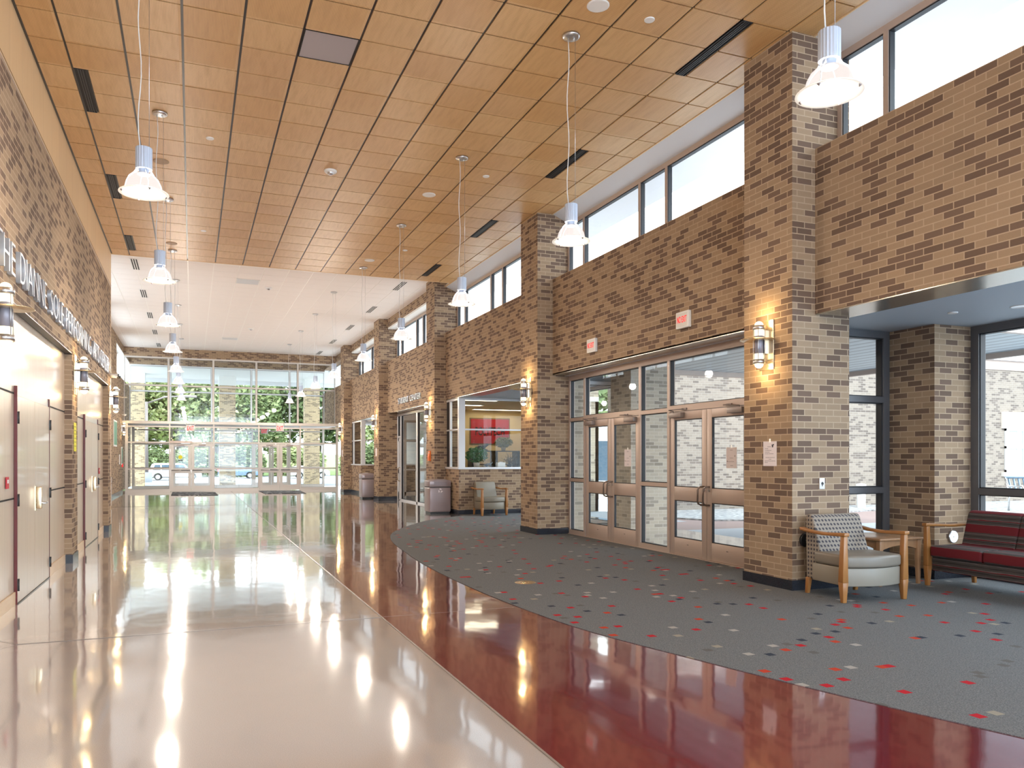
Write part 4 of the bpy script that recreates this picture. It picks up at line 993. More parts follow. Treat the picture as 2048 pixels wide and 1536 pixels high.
# ------------------------------------------------------------------ far glass facade (two layers with a vestibule between)
struct(B(XFL, XFR, YF, YF+0.25, 5.90, WZ+0.01).build('wall_far', M['brick']), 'brick beam above the far glass facade')
struct(B(XFL, XFR, 40.2, 40.45, 5.90, WZ+0.01).build('wall_far', M['brick']), 'brick beam above the outer facade')
MX = [(-2.643, -2.53), (-0.925, -0.87), (0.865, 0.925), (2.765, 2.825), (4.575, 4.64), (6.23, 6.33)]
def facade(Y, YU, n, outer=False):
    global wn
    bars = []; pn = []
    for (a, c) in MX: bars.append((a, c, 0, 2.93))
    zz = [(0, 0.13), (0.965, 1.02), (2.10, 2.16), (2.78, 2.84)]
    for i in range(5):
        a, c = MX[i][1], MX[i+1][0]; dr = i in (1, 3)
        for j, (p, q) in enumerate(zz):
            if dr and j < 2: continue
            bars.append((a, c, p, q))
        if not dr: pn += [(a, c, 0.13, 0.965), (a, c, 1.02, 2.10)]
        pn.append((a, c, 2.16, 2.78))
    wn += 1
    frame_y('window_%d' % wn, Y, 0.09, bars, pn, M['frame_far'], 'lower glass facade with door frames, %s layer' % ('outer' if outer else 'inner'), gk=0.006)
    bars = [(XFL, XFR, 5.83, 5.90)]; pn = []
    ux = [XFL, -0.965, 0.895, 2.745, 4.60, XFR]
    for (z0, z1) in ((4.615, 4.68),): 
        for i in range(5): bars.append((ux[i]+0.04, ux[i+1]-0.04, z0, z1))
    for x in ux: bars.append((max(XFL, x-0.04), min(XFR, x+0.04), 3.03, 5.83))
    for i in range(5):
        pn += [(ux[i]+0.04, ux[i+1]-0.04, 3.03, 4.615), (ux[i]+0.04, ux[i+1]-0.04, 4.68, 5.83)]
    wn += 1
    frame_y('window_%d' % wn, YU, 0.09, bars, pn, M['frame_lt'] if outer else M['frame_far'], 'upper glass facade, %s layer' % ('outer' if outer else 'inner'), gk=0.006)
facade(FDY, YF, 1)
facade(40.2, 40.25, 2, True)
struct(B(XFL, XFR, FDY-0.10, YF+0.1, 2.93, 3.045).build('trim_14', M['frame_far']), 'deep metal transom across the far facade')
struct(B(XFL, XFR, YF+0.1, 40.2, 2.96, 3.03).build('ceiling_vestibule', M['whitewall']), 'vestibule ceiling')
def far_leaf(x0, x1, side, Y, lab, sticker=False):
    DN[0] += 1
    r = sroot('door_%d' % DN[0], ((x0+x1)/2, Y, 0), lab); b = MB(); s = 0.12; a, c = Y+0.02, Y+0.065
    b.box(x0, x0+s, a, c, 0.015, 2.09).box(x1-s, x1, a, c, 0.015, 2.09)
    for (p, q) in ((0.015, 0.25), (0.80, 1.0), (1.98, 2.09)): b.box(x0+s, x1-s, a, c, p, q)
    b.build('leaf_frame', M['frame_far'], r)
    for (p, q) in ((0.25, 0.80), (1.0, 1.98)): B(x0+s, x1-s, Y+0.04, Y+0.046, p, q).build('pane', M['glass'], r)
    MB().tube([(x0+0.05, Y-0.07, 0.93), (x1-0.05, Y-0.07, 0.93)], 0.02, 8).box(x0+0.05, x0+0.08, Y-0.07, Y+0.02, 0.91, 0.95).box(x1-0.08, x1-0.05, Y-0.07, Y+0.02, 0.91, 0.95).build('push_bar', M['steel'], r)
    xm = (x0+x1)/2; q = (xm, x1-0.1) if side > 0 else (x0+0.1, xm)
    B(q[0], q[1], Y-0.093, Y-0.088, 0.915, 0.945).build('push_pad', M['black'], r)
    B(xm-0.14, xm+0.14, Y-0.05, Y+0.02, 1.99, 2.06).build('door_closer', M['closer'], r)
    return r
far_leaf(-0.865, -0.035, 1, FDY, 'left leaf of the left far doors with a round yellow sticker')
far_leaf(-0.025, 0.86, -1, FDY, 'right leaf of the left far doors')
far_leaf(2.83, 3.695, 1, FDY, 'left leaf of the right far doors')
far_leaf(3.705, 4.57, -1, FDY, 'right leaf of the right far doors')
far_leaf(-0.865, -0.035, 1, 40.2, 'left leaf of the outer left doors'); far_leaf(-0.025, 0.86, -1, 40.2, 'right leaf of the outer left doors')
far_leaf(2.83, 3.695, 1, 40.2, 'left leaf of the outer right doors'); far_leaf(3.705, 4.57, -1, 40.2, 'right leaf of the outer right doors')
struct(B(-0.90, 0.02, FDY-0.10, FDY, 2.10, 2.20).build('trim_15', M['frame']), 'door operator cover over the left far doors')
t = thing('door_sticker', 'round yellow sticker on the glass of the left far door', 'sticker', (-0.47, FDY+0.036, 1.5))
MB().add([(0.085*math.cos(a*PI/9), 0, 0.085*math.sin(a*PI/9)) for a in range(18)]+[(0.085*math.cos(a*PI/9), 0.002, 0.085*math.sin(a*PI/9)) for a in range(18)], [tuple(range(18)), tuple(range(18, 36))[::-1]]+[(i, (i+1) % 18, 18+(i+1) % 18, 18+i) for i in range(18)]).build('disc', M['yellow'], t, local=True)
B(-0.09, 0.09, 0, 0.002, -0.16, -0.12).build('caption_strip', M['ink'], t, local=True)
def exit_sign(x, y, z, label, lit=True):
    t = thing('exit_sign', label, 'exit sign', (x, y, z), 0, None)
    B(-0.17, 0.17, 0.0, 0.05, -0.13, 0.13).build('housing', M['white'], t, local=True, bevel=0.008)
    lettering(t, 'EXIT', (x-0.135, y+0.002, z-0.095), (1, 0), 0.27, 0.19, 0.006, M['exit_red'], one=True, off=0.012)
    MB().tube([(0, 0.025, 0.13), (0, 0.025, 0.2)], 0.02, 8).build('mount', M['white'], t, local=True)
    for s in (-1, 1): MB().tube([(s*0.10, 0.03, 0.20), (s*0.19, -0.03, 0.19)], [0.035, 0.055], 10).build('emergency_lamp', M['white'], t, local=True)
    return t
exit_sign(-0.062, 36.13, 2.76, 'red EXIT sign hung above the left pair of far doors')
exit_sign(3.70, 36.13, 2.80, 'red EXIT sign hung above the right pair of far doors')
exit_sign(3.36, 40.13, 2.80, 'smaller looking red EXIT sign in the vestibule behind the far doors')
def matt(pts, label):
    t = thing('door_mat', label, 'door mat', (pts[0][0], pts[0][1], 0))
    MB().prism(pts, 0.003, 0.014).build('pile', M['doormat'], t)
    return t
matt([(-0.76, 32.6), (0.95, 32.1), (0.92, 34.9), (-0.78, 35.7)], 'dark patterned floor mat in front of the left far doors')
matt([(2.76, 32.6), (4.35, 32.3), (4.5, 35.4), (2.75, 35.7)], 'dark patterned floor mat in front of the right far doors')

# ------------------------------------------------------------------ pendant lamps
def make_pendant(drop):
    """origin on the ceiling; rim of the shade hangs drop below"""
    t = thing('pendant_lamp', '', 'pendant lamp', (0, 0, 0), 0, 'glass bell pendant lamps in two rows')
    MB().lathe([(0.0, 0.0), (0.095, 0.0), (0.095, -0.022), (0.075, -0.030), (0.0, -0.030)], (0, 0, 0), 28).build('canopy', M['steel'], t, local=True)
    MB().tube([(0.03, 0.0, -0.03), (0.03, 0.0, -0.05)], 0.010, 8).build('cord_grip', M['white'], t, local=True)
    zt = -drop+0.395
    pts = [(-0.035, 0, -0.03)]+[(-0.035+0.012*math.sin(i*0.9), 0.008*math.cos(i*0.8), -0.03+(zt+0.03)*i/14) for i in range(1, 14)]+[(-0.03, 0, zt)]
    MB().tube(pts, 0.0055, 6).build('power_cord', M['white'], t, local=True)
    MB().tube([(0.045, 0, -0.03), (0.045, 0, zt)], 0.0022, 5).build('suspension_cable', M['steel'], t, local=True)
    z0 = zt-0.19
    b = MB(); n = 40; prof = []
    ring = [(0.070-(0.004 if k % 2 else 0.0)) for k in range(n)]
    vs = [(ring[k]*math.cos(2*PI*k/n), ring[k]*math.sin(2*PI*k/n), z) for z in (z0, zt) for k in range(n)]
    b.add(vs, [tuple(range(n))[::-1], tuple(range(n, 2*n))]+[(k, (k+1) % n, n+(k+1) % n, n+k) for k in range(n)])
    hs = b.build('housing', M['alu'], t, local=True)
    MB().lathe([(0.042, z0), (0.042, z0-0.035), (0.055, z0-0.045), (0.0, z0-0.045)], (0, 0, 0), 20).build('neck', M['alu'], hs, local=True)
    zd = z0-0.035; zr = -drop
    H = zd-zr
    prof = [(0.045, zd), (0.085, zd-0.10*H), (0.118, zd-0.28*H), (0.138, zd-0.5*H), (0.150, zd-0.75*H), (0.158, zr+0.012)]
    MB().lathe(prof, (0, 0, 0), 32).build('glass_dome', M['dome'], t, local=True)
    MB().lathe([(0.150, zr+0.016), (0.180, zr+0.006), (0.208, zr-0.004), (0.210, zr-0.009), (0.204, zr-0.011), (0.150, zr+0.003)], (0, 0, 0), 36).build('shade_rim', M['rim'], t, local=True)
    MB().lathe([(0.155, zr+0.004), (0.0, zr-0.004)], (0, 0, 0), 28).build('lens', M['lens'], t, local=True)
    for k in range(4):
        a = k*PI/2+0.5; ca, sa = math.cos(a), math.sin(a); b = MB()
        arc = [(0.062, z0+0.004), (0.088, zd-0.02*H), (0.125, zd-0.22*H), (0.148, zd-0.5*H), (0.160, zd-0.8*H), (0.168, zr+0.014)]
        inner = [(0.050, z0-0.03), (0.086, zd-0.09*H), (0.119, zd-0.28*H), (0.140, zd-0.52*H), (0.152, zd-0.8*H), (0.158, zr+0.014)]
        vs = []
        for (r1, z1), (r2, z2) in zip(arc, inner):
            for w in (-0.002, 0.002): vs += [(r1*ca-w*sa, r1*sa+w*ca, z1), (r2*ca-w*sa, r2*sa+w*ca, z2)]
        fs = []
        for i in range(5):
            o = i*4; p = o+4
            fs += [(o, o+1, p+1, p), (o+2, p+2, p+3, o+3), (o, p, p+2, o+2), (o+1, o+3, p+3, p+1)]
        b.add(vs, fs).build('fin', M['alu'], t, local=True)
        MB().lathe([(0.013, zr-0.006), (0.011, zr-0.014), (0.0, zr-0.024)], (0.185*ca, 0.185*sa, 0), 10).build('fixing_knob', M['closer'], t, local=True)
    return t
DROP_W = CZ-3.80; DROP_L = WZ-3.80
protoW = make_pendant(DROP_W); protoL = make_pendant(DROP_L)
PY = [0.23, 3.90, 7.57, 11.24, 14.92, 18.55, 22.70, 26.35, 30.03, 33.70]
ordn = ['first', 'second', 'third', 'fourth', 'fifth', 'sixth', 'seventh', 'eighth', 'ninth', 'tenth']
def plight(x, y, k):
    ld = bpy.data.lights.new('pendant_bulb', 'POINT'); ld.energy = PENDANT_W*(2.3 if y > 19 else 1.0); ld.color = (1.0, 0.87, 0.73); ld.shadow_soft_size = 0.11
    lo = bpy.data.objects.new('pendant_bulb', ld); COL.objects.link(lo); lo.location = (x, y, 3.865)
usedW = usedL = False
for side, X in (('left', -0.40), ('right', 3.85)):
    vk = 0
    for i, y in enumerate(PY):
        lob = y > YE; proto = protoL if lob else protoW; z = WZ if lob else CZ-0.001
        first = (proto is protoW and not usedW) or (proto is protoL and not usedL)
        inview = i >= (1 if side == 'right' else 2)
        if inview: vk += 1
        lab = ('glass bell pendant lamp, %s row, %s from the camera, under the %s ceiling' % (side, ordn[vk-1], 'white' if lob else 'wooden')) if inview else ('glass bell pendant lamp, %s row, out of view %s the camera' % (side, 'behind' if i == 0 else 'above'))
        if first:
            proto.location = (X, y, z); o = proto
            if proto is protoW: usedW = True
            else: usedL = True
        else: o = copy_tree(proto, (X, y, z), random.uniform(-0.3, 0.3))
        o['label'] = lab
        plight(X, y, i)

# ------------------------------------------------------------------ wall sconces
def make_sconce():
    """back on the plane x = 0, projecting to -x, centred on z = 0"""
    t = thing('wall_sconce', '', 'wall lamp', (0, 0, 0), 0, 'two globe wall sconces')
    B(-0.014, 0, -0.115, 0.115, -0.28, 0.28).build('back_plate', M['brass'], t, bevel=0.004, local=True)
    cx = -0.115
    B(-0.07, -0.014, -0.045, 0.045, -0.10, 0.16).build('mounting_box', M['steel'], t, local=True)
    R = 0.048
    def cap(z0, s):
        return [(R, z0)]+[(R*math.cos(a*PI/12), z0+s*(0.03+R*math.sin(a*PI/12))) for a in range(0, 7)]
    for s in (1, -1):
        g = MB().lathe([(R*0.98, s*0.10), (R, s*0.11)]+[(R*math.cos(a*PI/12), s*(0.215+R*math.sin(a*PI/12))) for a in range(0, 7)], (cx, 0, 0), 20)
        g.build('globe', M['capsule'], t, local=True)
        MB().lathe([(0.052, s*0.165), (0.066, s*0.165), (0.066, s*0.215), (0.052, s*0.215), (0.052, s*0.165)], (cx, 0, 0), 24).build('ring', M['steel'], t, local=True)
        MB().tube([(cx+0.05, 0, s*0.19), (-0.012, 0, s*0.19)], 0.005, 6).build('arm', M['brass'], t, local=True)
    MB().lathe([(0.0, 0.10), (R*0.98, 0.10), (R*0.98, -0.10), (0.0, -0.10)], (cx, 0, 0), 24).build('centre_tube', M['tubem'], t, local=True)
    MB().lathe([(0.0, 0.062), (0.185, 0.058), (0.19, 0.054), (0.185, 0.050), (0.0, 0.046)], (cx-0.02, 0, 0), 36).build('disc', M['brass'], t, local=True)
    for a in (0.7, 2.4, 3.9, 5.5):
        x, y = cx+0.060*math.cos(a), 0.060*math.sin(a)
        MB().tube([(x, y, -0.17), (x, y, 0.17)], 0.004, 6).build('rod', M['steel'], t, local=True)
    return t
sc0 = make_sconce(); first = True
def sl(x, y, z, s, d):
    for q in (0.30, -0.30):
        ld = bpy.data.lights.new('sconce_bulb', 'POINT'); ld.energy = SCONCE_W*(1.0 if d < 0 else 0.45); ld.color = (1.0, 0.66, 0.28); ld.shadow_soft_size = 0.04
        lo = bpy.data.objects.new('sconce_bulb', ld); COL.objects.link(lo); lo.location = (x+d*0.15, y, z+q)
spots = []
cw = ['nearest', 'second', 'third', 'fourth', 'fifth']
for k, y in enumerate(COLY):
    if k < 2: continue
    spots.append((XC, y+0.39, 2.70, 0, 'lit two globe sconce on the %s brick column of the window side' % (cw[k-2] if k >= 2 else 'unseen')))
for (a, c), w in zip(PIER, ('nearest', 'middle', 'farthest')):
    spots.append((XB, (a+c)/2, 2.60, PI, 'lit two globe sconce on the %s pier of the lettered wall' % w))
spots.append((XFL, 35.6, 2.66, PI, 'lit two globe sconce on the left lobby wall beside the far facade'))
spots.append((XFL, 28.9, 2.66, PI, 'lit two globe sconce on the left lobby wall, partly hidden by the lettered wall'))
for i, (x, y, z, rz, lab) in enumerate(spots):
    if i == 0: sc0.location = (x, y, z); sc0.rotation_euler = (0, 0, rz); o = sc0
    else: o = copy_tree(sc0, (x, y, z), rz)
    o['label'] = lab
    sl(x, y, z, 1, -1 if rz == 0 else 1)

# ------------------------------------------------------------------ signs on the window wall
def no_exit(y, lab):
    t = thing('no_exit_sign', lab, 'sign', (XR, y, 3.34), 0, None)
    B(-0.055, -0.0045, -0.145, 0.145, -0.115, 0.115).build('housing', M['white'], t, local=True, bevel=0.006)
    B(-0.058, -0.054, -0.12, 0.12, -0.09, 0.09).build('face', mat('sign_face', (0.70, 0.69, 0.66), 0.5), t, local=True)
    lettering(t, 'NO EXIT', (XR-0.058, y+0.11, 3.30), (0, -1), 0.22, 0.09, 0.002, M['exit_red'], one=True, off=0.008)
no_exit(9.02, 'white lit NO EXIT sign on the brick lintel, nearer of two')
no_exit(11.64, 'white lit NO EXIT sign on the brick lintel, farther of two')
t = thing('wall_outlet', 'white outlet plate on the near face of the nearest brick column', 'outlet', (6.434, Y0c, 1.155))
B(-0.036, 0.036, -0.012, -0.0005, -0.06, 0.06).build('plate', M['white'], t, local=True, bevel=0.003)
MB().tube([(0, -0.012, 0.0), (0, -0.02, 0.0)], 0.014, 12).build('connector', M['black'], t, local=True)
MB().box(-0.004, 0.004, -0.016, -0.012, -0.03, 0.02).build('key_slot', M['black'], t, local=True)
def round_plate(loc, axis, lab, m):
    t = thing('round_wall_button', lab, 'door button', loc); b = MB()
    n = 28; r = 0.075
    def P(a, q, rr): return (q, rr*math.cos(a), rr*math.sin(a)) if axis == 'x' else (rr*math.cos(a), q, rr*math.sin(a))
    vs = [P(2*PI*k/n, q, r if q > -0.02 else r*0.92) for q in (-0.0005, -0.018, -0.024) for k in range(n)]
    b.add(vs, [tuple(range(n)), tuple(range(2*n, 3*n))]+[(j*n+k, j*n+(k+1) % n, (j+1)*n+(k+1) % n, (j+1)*n+k) for j in (0, 1) for k in range(n)])
    b.build('push_plate', m, t, local=True)
    MB().tube([P(0, -0.024, 0), P(0, -0.028, 0)], 0.006, 8).build('centre_screw', M['steel'], t, local=True)
round_plate((6.20, Y0c, 0.545), 'y', 'dark round push plate low on the nearest brick column behind the dotted armchair', M['black'])
round_plate((8.44, 6.64, 0.50), 'y', 'round steel push plate low on the brick pier beside the sofa', M['steel'])
t = thing('leaflet_pocket', 'orange leaflet pocket hung on the third brick column above the recycling bin', 'leaflet holder', (XC, 20.26, 1.5))
MB().extr([(-0.001, -0.13), (-0.05, -0.13), (-0.055, -0.02), (-0.03, 0.14), (-0.001, 0.14)], 'y', -0.075, 0.075).build('pocket', M['orange'], t, local=True)
B(-0.04, -0.004, -0.065, 0.065, -0.05, 0.10).build('leaflets', M['paper'], t, local=True)
for (yy, zz, lab) in ((26.86, 1.52, 'small pale notice on the fourth brick column'), (33.45, 1.52, 'small pale notice on the fifth brick column'),):
    sheet('paper_notice', lab, None, 0.2, 0.27, textlines([(0.75, 0.2, 0.8), (0.55, 0.2, 0.7), (0.35, 0.2, 0.8)]), loc=(XC-0.0045, yy, zz), rot=(0, 0, RX))
# left lobby wall
sheet('yellow_notice', 'yellow notice strip with dark lines on the middle pier of the lettered wall', None, 0.24, 0.40, textlines([(z, 0.15, 0.85) for z in (0.85, 0.72, 0.6, 0.45, 0.32, 0.18)]), m=M['yellow'], loc=(XB+0.0045, 12.24, 1.53), rot=(0, 0, PI/2), tabs=False)
for (yy, zz, w) in ((8.42, 1.20, 'nearer'), (16.15, 1.20, 'farther')):
    t = thing('room_tag', 'small red sign with pale letters beside the %s maple doors' % w, 'sign', (XW+0.001, yy, zz))
    B(0, 0.01, -0.05, 0.05, -0.055, 0.055).build('plate', M['redtag'], t, local=True)
    B(0.0102, 0.0115, -0.03, 0.03, -0.005, 0.03).build('pictogram', M['paper'], t, local=True)
def poster(y, z, w, h, m, lab, mt=None):
    t = thing('wall_poster', lab, 'poster', (XFL, y, z))
    B(0.001, 0.02, -w/2, w/2, -h/2, h/2).build('frame', M['white'], t, local=True)
    B(0.019, 0.023, -w/2+0.04, w/2-0.04, -h/2+0.06, h/2-0.06).build('print', m, t, local=True)
poster(32.9, 2.40, 1.3, 1.0, M['green'], 'large framed green and white picture high on the left lobby wall')
poster(35.9, 1.55, 0.5, 0.75, M['green'], 'tall narrow green picture beside the far facade')
poster(34.8, 1.40, 0.22, 0.40, M['paper'], 'small white notice on the left lobby wall')
t = thing('fire_alarm_pull', 'small red fire alarm pull on the left lobby wall at the far facade', 'alarm', (XFL, 36.0, 1.15))
B(0, 0.05, -0.06, 0.06, -0.07, 0.07).build('housing', M['red_sign'], t, local=True); B(0.05, 0.06, -0.04, 0.04, -0.01, 0.01).build('pull_bar', M['white'], t, local=True)
t = thing('security_camera', 'small dome security camera on the end of the lettered brick wall', 'camera', (XB, 17.25, 3.09))
MB().tube([(0.0, 0, 0), (0.14, 0, 0)], 0.05, 16).build('housing', M['white'], t, local=True)
MB().lathe([(0.045, 0.0), (0.043, -0.03), (0.028, -0.05), (0, -0.056)], (0.15, 0, 0.0), 16).build('dome', M['black'], t, local=True)
MB().tube([(0.13, 0, 0), (0.165, 0, 0)], 0.045, 16).build('dome_ring', M['black'], t, local=True)
t = thing('security_camera', 'small white camera at the left end of the far transom', 'camera', (XFL, 36.0, 3.28))
MB().tube([(0.0, 0, 0), (0.10, 0, 0)], 0.03, 12).build('arm', M['white'], t, local=True); MB().lathe([(0.06, 0.03), (0.06, 0.0), (0.04, -0.05), (0, -0.06)], (0.12, 0, 0), 14).build('dome', M['white'], t, local=True)

# ------------------------------------------------------------------ bins
def waste_bin(loc, w, d, h, lab, recycle=False, rz=0):
    t = thing('waste_bin', lab, 'bin', loc, rz)
    B(-w/2+0.03, w/2-0.03, -d/2+0.03, d/2-0.03, 0, 0.05).build('plinth', M['black'], t, local=True)
    B(-w/2, w/2, -d/2, d/2, 0.045, h*0.76).build('body', M['bin'], t, local=True, bevel=0.03, seg=3)
    B(-w/2+0.008, w/2-0.008, -d/2+0.008, d/2-0.008, h*0.76, h*0.775).build('seam', M['black'], t, local=True)
    n = 10; pr = [(-w/2, h*0.775)]+[(w/2, h*0.775)]+[(w/2-w*i/n, h*0.955+h*0.04*math.sin(PI*i/n)) for i in range(0, n+1)]
    MB().extr(pr, 'y', -d/2, d/2).build('hood', M['bin'], t, local=True, bevel=0.012)
    MB().box(-w*0.30, w*0.30, -d/2-0.004, -d/2+0.001, h*0.82, h*0.92).build('flap', mat('bin_flap', (0.29, 0.235, 0.25), 0.3, 0.2), t, local=True)
    if recycle:
        b = MB()
        for k in range(3):
            a0 = PI/2+k*2*PI/3
            def q(r, a): return (r*math.cos(a), -d/2-0.004, h*0.665+r*math.sin(a))
            P = [q(0.055, a0-0.72), q(0.060, a0+0.05), q(0.072, a0+0.28), q(0.034, a0+0.62), q(0.020, a0+0.25), q(0.034, a0+0.05), q(0.030, a0-0.85)]
            Pb = [(p[0], -d/2+0.002, p[2]) for p in P]; n_ = len(P)
            b.add(P+Pb, [tuple(range(n_)), tuple(range(n_, 2*n_))[::-1]]+[(i, (i+1) % n_, n_+(i+1) % n_, n_+i) for i in range(n_)])
        b.build('recycling_symbol', M['paper'], t, local=True)
    return t
waste_bin((6.005, 19.50, 0), 0.58, 0.50, 0.90, 'large taupe recycling bin with a white recycling symbol in front of the third column', True)
waste_bin((5.90, 27.75, 0), 0.50, 0.50, 0.92, 'smaller taupe bin behind the fourth column', False)
waste_bin((-2.42, 24.95, 0), 0.46, 0.46, 0.93, 'slim taupe bin against the left lobby wall, half hidden by the lettered wall', False)

# ------------------------------------------------------------------ seating
def armchair(loc, rz, lab, back, seat, base, w=0.72, pattern_sides=True):
    """faces -y; origin under the seat centre"""
    t = thing('armchair', lab, 'armchair', loc, rz, None)
    hw = w/2
    # curved front seat base and cushion (plan outline)
    def plan(hw2, yb, yf, bulge, n=12):
        p = [(-hw2, yb)]+[(-hw2+2*hw2*i/n, yf-bulge*math.sin(PI*i/n)) for i in range(n+1)]+[(hw2, yb)]
        return p
    MB().prism(plan(hw-0.065, 0.22, -0.26, 0.075), 0.155, 0.335).build('seat_base', base, t, local=True, bevel=0.008)
    MB().prism(plan(hw-0.06, 0.20, -0.275, 0.08), 0.340, 0.460).build('seat_cushion', seat, t, local=True, bevel=0.028, seg=4)
    # reclined back
    pr = [(0.16, 0.155), (0.13, 0.46), (0.245, 0.80), (0.275, 0.835), (0.33, 0.835), (0.365, 0.80), (0.345, 0.155)]
    bk = MB().extr([(p[0], p[1]) for p in pr], 'x', -hw+0.09, hw-0.09)
    bk.build('backrest', back, t, local=True, bevel=0.02, seg=3)
    for s in (-1, 1):
        x = s*(hw-0.03)
        # front leg: tapers, thickest under the arm
        MB().taper((x, -0.27), (0.022, 0.020), (x, -0.265), (0.034, 0.034), 0, 0.20).taper((x, -0.265), (0.034, 0.034), (x, -0.275), (0.022, 0.026), 0.20, 0.655).build('leg', M['oak'], t, local=True, bevel=0.004)
        MB().taper((s*(hw-0.09), 0.325), (0.018, 0.018), (s*(hw-0.09), 0.30), (0.024, 0.024), 0, 0.17).build('leg', M['oak'], t, local=True, bevel=0.003)
        arm = [(-0.315, 0.655), (-0.315, 0.69), (-0.20, 0.684), (0.0, 0.672), (0.20, 0.680), (0.34, 0.70), (0.34, 0.668), (0.20, 0.650), (0.0, 0.642), (-0.20, 0.650)]
        MB().extr(arm, 'x', x-0.031, x+0.031).build('arm', M['oak'], t, local=True, bevel=0.006)
    return t
armchair((6.37, 6.12, 0.007), -0.07, 'oak armed easy chair with dotted grey back and beige vinyl seat by the nearest column', M['dots'], M['leather'], M['leather_lt'], 0.80)
armchair((7.02, 18.33, 0.007), 0.10, 'oak armed easy chair with plain olive beige back under the office window', M['oliv'], M['oliv'], M['oliv'], 0.74)
# striped sofa, faces -x, runs away towards the camera
t = thing('sofa', 'red, grey and black striped sofa with oak arm in front of the large alcove window', 'sofa', (8.03, 5.35, 0.007))
L = 1.95
yN, yS = 6.38-5.35, 6.38-5.35-L
MB().box(-0.30, 0.30, yS+0.05, yN-0.05, 0.17, 0.33).build('seat_base', M['stripes'], t, local=True, bevel=0.012)
w3 = (L-0.10)/3
for k in range(3):
    a = yS+0.05+w3*k
    MB().box(-0.345, 0.20, a+0.003, a+w3-0.003, 0.325, 0.455).build('seat_cushion', M['stripes'], t, local=True, bevel=0.03, seg=4)
    MB().extr([(0.14, 0.40), (0.26, 0.80), (0.30, 0.83), (0.36, 0.83), (0.39, 0.79), (0.33, 0.20), (0.20, 0.20)][::1], 'y', a+0.002, a+w3-0.002).build('backrest', M['stripes'], t, local=True, bevel=0.02, seg=3)
for yy in (yN-0.02, yS+0.02):
    MB().taper((-0.33, yy), (0.020, 0.020), (-0.33, yy), (0.033, 0.030), 0, 0.22).taper((-0.33, yy), (0.033, 0.030), (-0.345, yy), (0.024, 0.022), 0.22, 0.665).build('leg', M['oak'], t, local=True, bevel=0.004)
    MB().taper((0.33, yy-0.06 if yy > 0 else yy+0.06), (0.018, 0.018), (0.32, yy-0.06 if yy > 0 else yy+0.06), (0.024, 0.024), 0, 0.19).build('leg', M['oak'], t, local=True, bevel=0.003)
    arm = [(-0.385, 0.665), (-0.385, 0.70), (-0.2, 0.69), (0.05, 0.675), (0.27, 0.68), (0.27, 0.65), (0.05, 0.645), (-0.2, 0.66)]
    MB().extr(arm, 'y', yy-0.03, yy+0.03).build('arm', M['oak'], t, local=True, bevel=0.006)
MB().taper((-0.1, 0.0), (0.018, 0.018), (-0.1, 0.0), (0.024, 0.024), 0, 0.17).build('leg', M['oak'], t, local=True)
# end table
t = thing('end_table', 'square wooden end table between the dotted armchair and the sofa', 'table', (7.42, 6.78, 0.007), 0.0)
B(-0.33, 0.33, -0.33, 0.33, 0.505, 0.53).build('table_top', M['table'], t, local=True, bevel=0.006)
for sx in (-1, 1):
    for sy in (-1, 1):
        MB().taper((sx*0.29, sy*0.29), (0.018, 0.018), (sx*0.285, sy*0.285), (0.027, 0.027), 0, 0.505).build('leg', M['table'], t, local=True, bevel=0.003)
for s in (-1, 1):
    ap = [(-0.26, 0.505), (0.26, 0.505), (0.26, 0.40)]+[(0.26-0.52*i/10, 0.40+0.045*math.sin(PI*i/10)) for i in range(1, 10)]+[(-0.26, 0.40)]
    MB().extr(ap, 'y', s*0.285-0.011, s*0.285+0.011).build('apron', M['table'], t, local=True)
    MB().extr(ap, 'x', s*0.285-0.011, s*0.285+0.011).build('apron', M['table'], t, local=True)

# alcove ceiling fittings
t = thing('recessed_downlight', 'round recessed downlight in the grey alcove ceiling above the sofa', 'downlight', (8.05, 5.55, 3.014))
MB().lathe([(0.10, 0.0), (0.095, -0.006), (0.075, -0.004), (0.075, 0.0)], (0, 0, 0), 28).build('trim_ring', M['white'], t, local=True)
MB().lathe([(0.075, -0.001), (0.03, -0.0015), (0.0, -0.0015)], (0, 0, 0), 24).build('reflector', M['steel'], t, local=True)
disc('sprinkler_cover', 7.70, 6.05, 3.014, 0.05, 'small white disc in the grey alcove ceiling left of the downlight', M['white'], 'ceiling disc')

# ------------------------------------------------------------------ outside: courtyard on the right
struct(B(6.8, 45, -12, 13.2, -0.25, -0.015).build('ground_courtyard', M['concrete']), 'pale concrete courtyard paving')
struct(MB().prism([(6.8, 13.2), (45, 13.2), (45, -12), (60, -12), (60, 16.2), (11.5, 16.2), (9.5, 15.2), (8.4, 15.0), (8.4, 13.2)], -0.25, -0.016).build('ground_red_paving', M['redpave']), 'reddish paving beyond the concrete')
struct(MB().prism([(10.6, 16.2), (11.2, 14.9), (13.2, 14.2), (15.2, 14.6), (15.0, 15.6), (17.5, 16.2), (20, 12.6), (60, 9), (60, 18), (10.4, 18)], -0.2, 0.02).build('ground_gravel', M['gravel']), 'pale river stone bed along the brick wall')
struct(B(6.8, 10.6, 15.0, 18.8, -0.25, -0.014).build('ground_path', M['concrete']), 'concrete path beside the entry alcove')
struct(B(10.4, 60, 18.0, 18.3, -0.1, 4.38).build('wall_outside', M['brick_out']), 'sunlit brick wall across the courtyard')
struct(B(10.3, 60, 17.97, 18.35, 4.38, 4.70).build('trim_16', mat('limestone_band', (0.42, 0.34, 0.30), 0.8)), 'pale stone band on the courtyard wall')
struct(B(10.3, 60, 17.90, 18.5, 4.70, 4.80).build('trim_17', M['frame_lt']), 'roof edge of the courtyard wing')
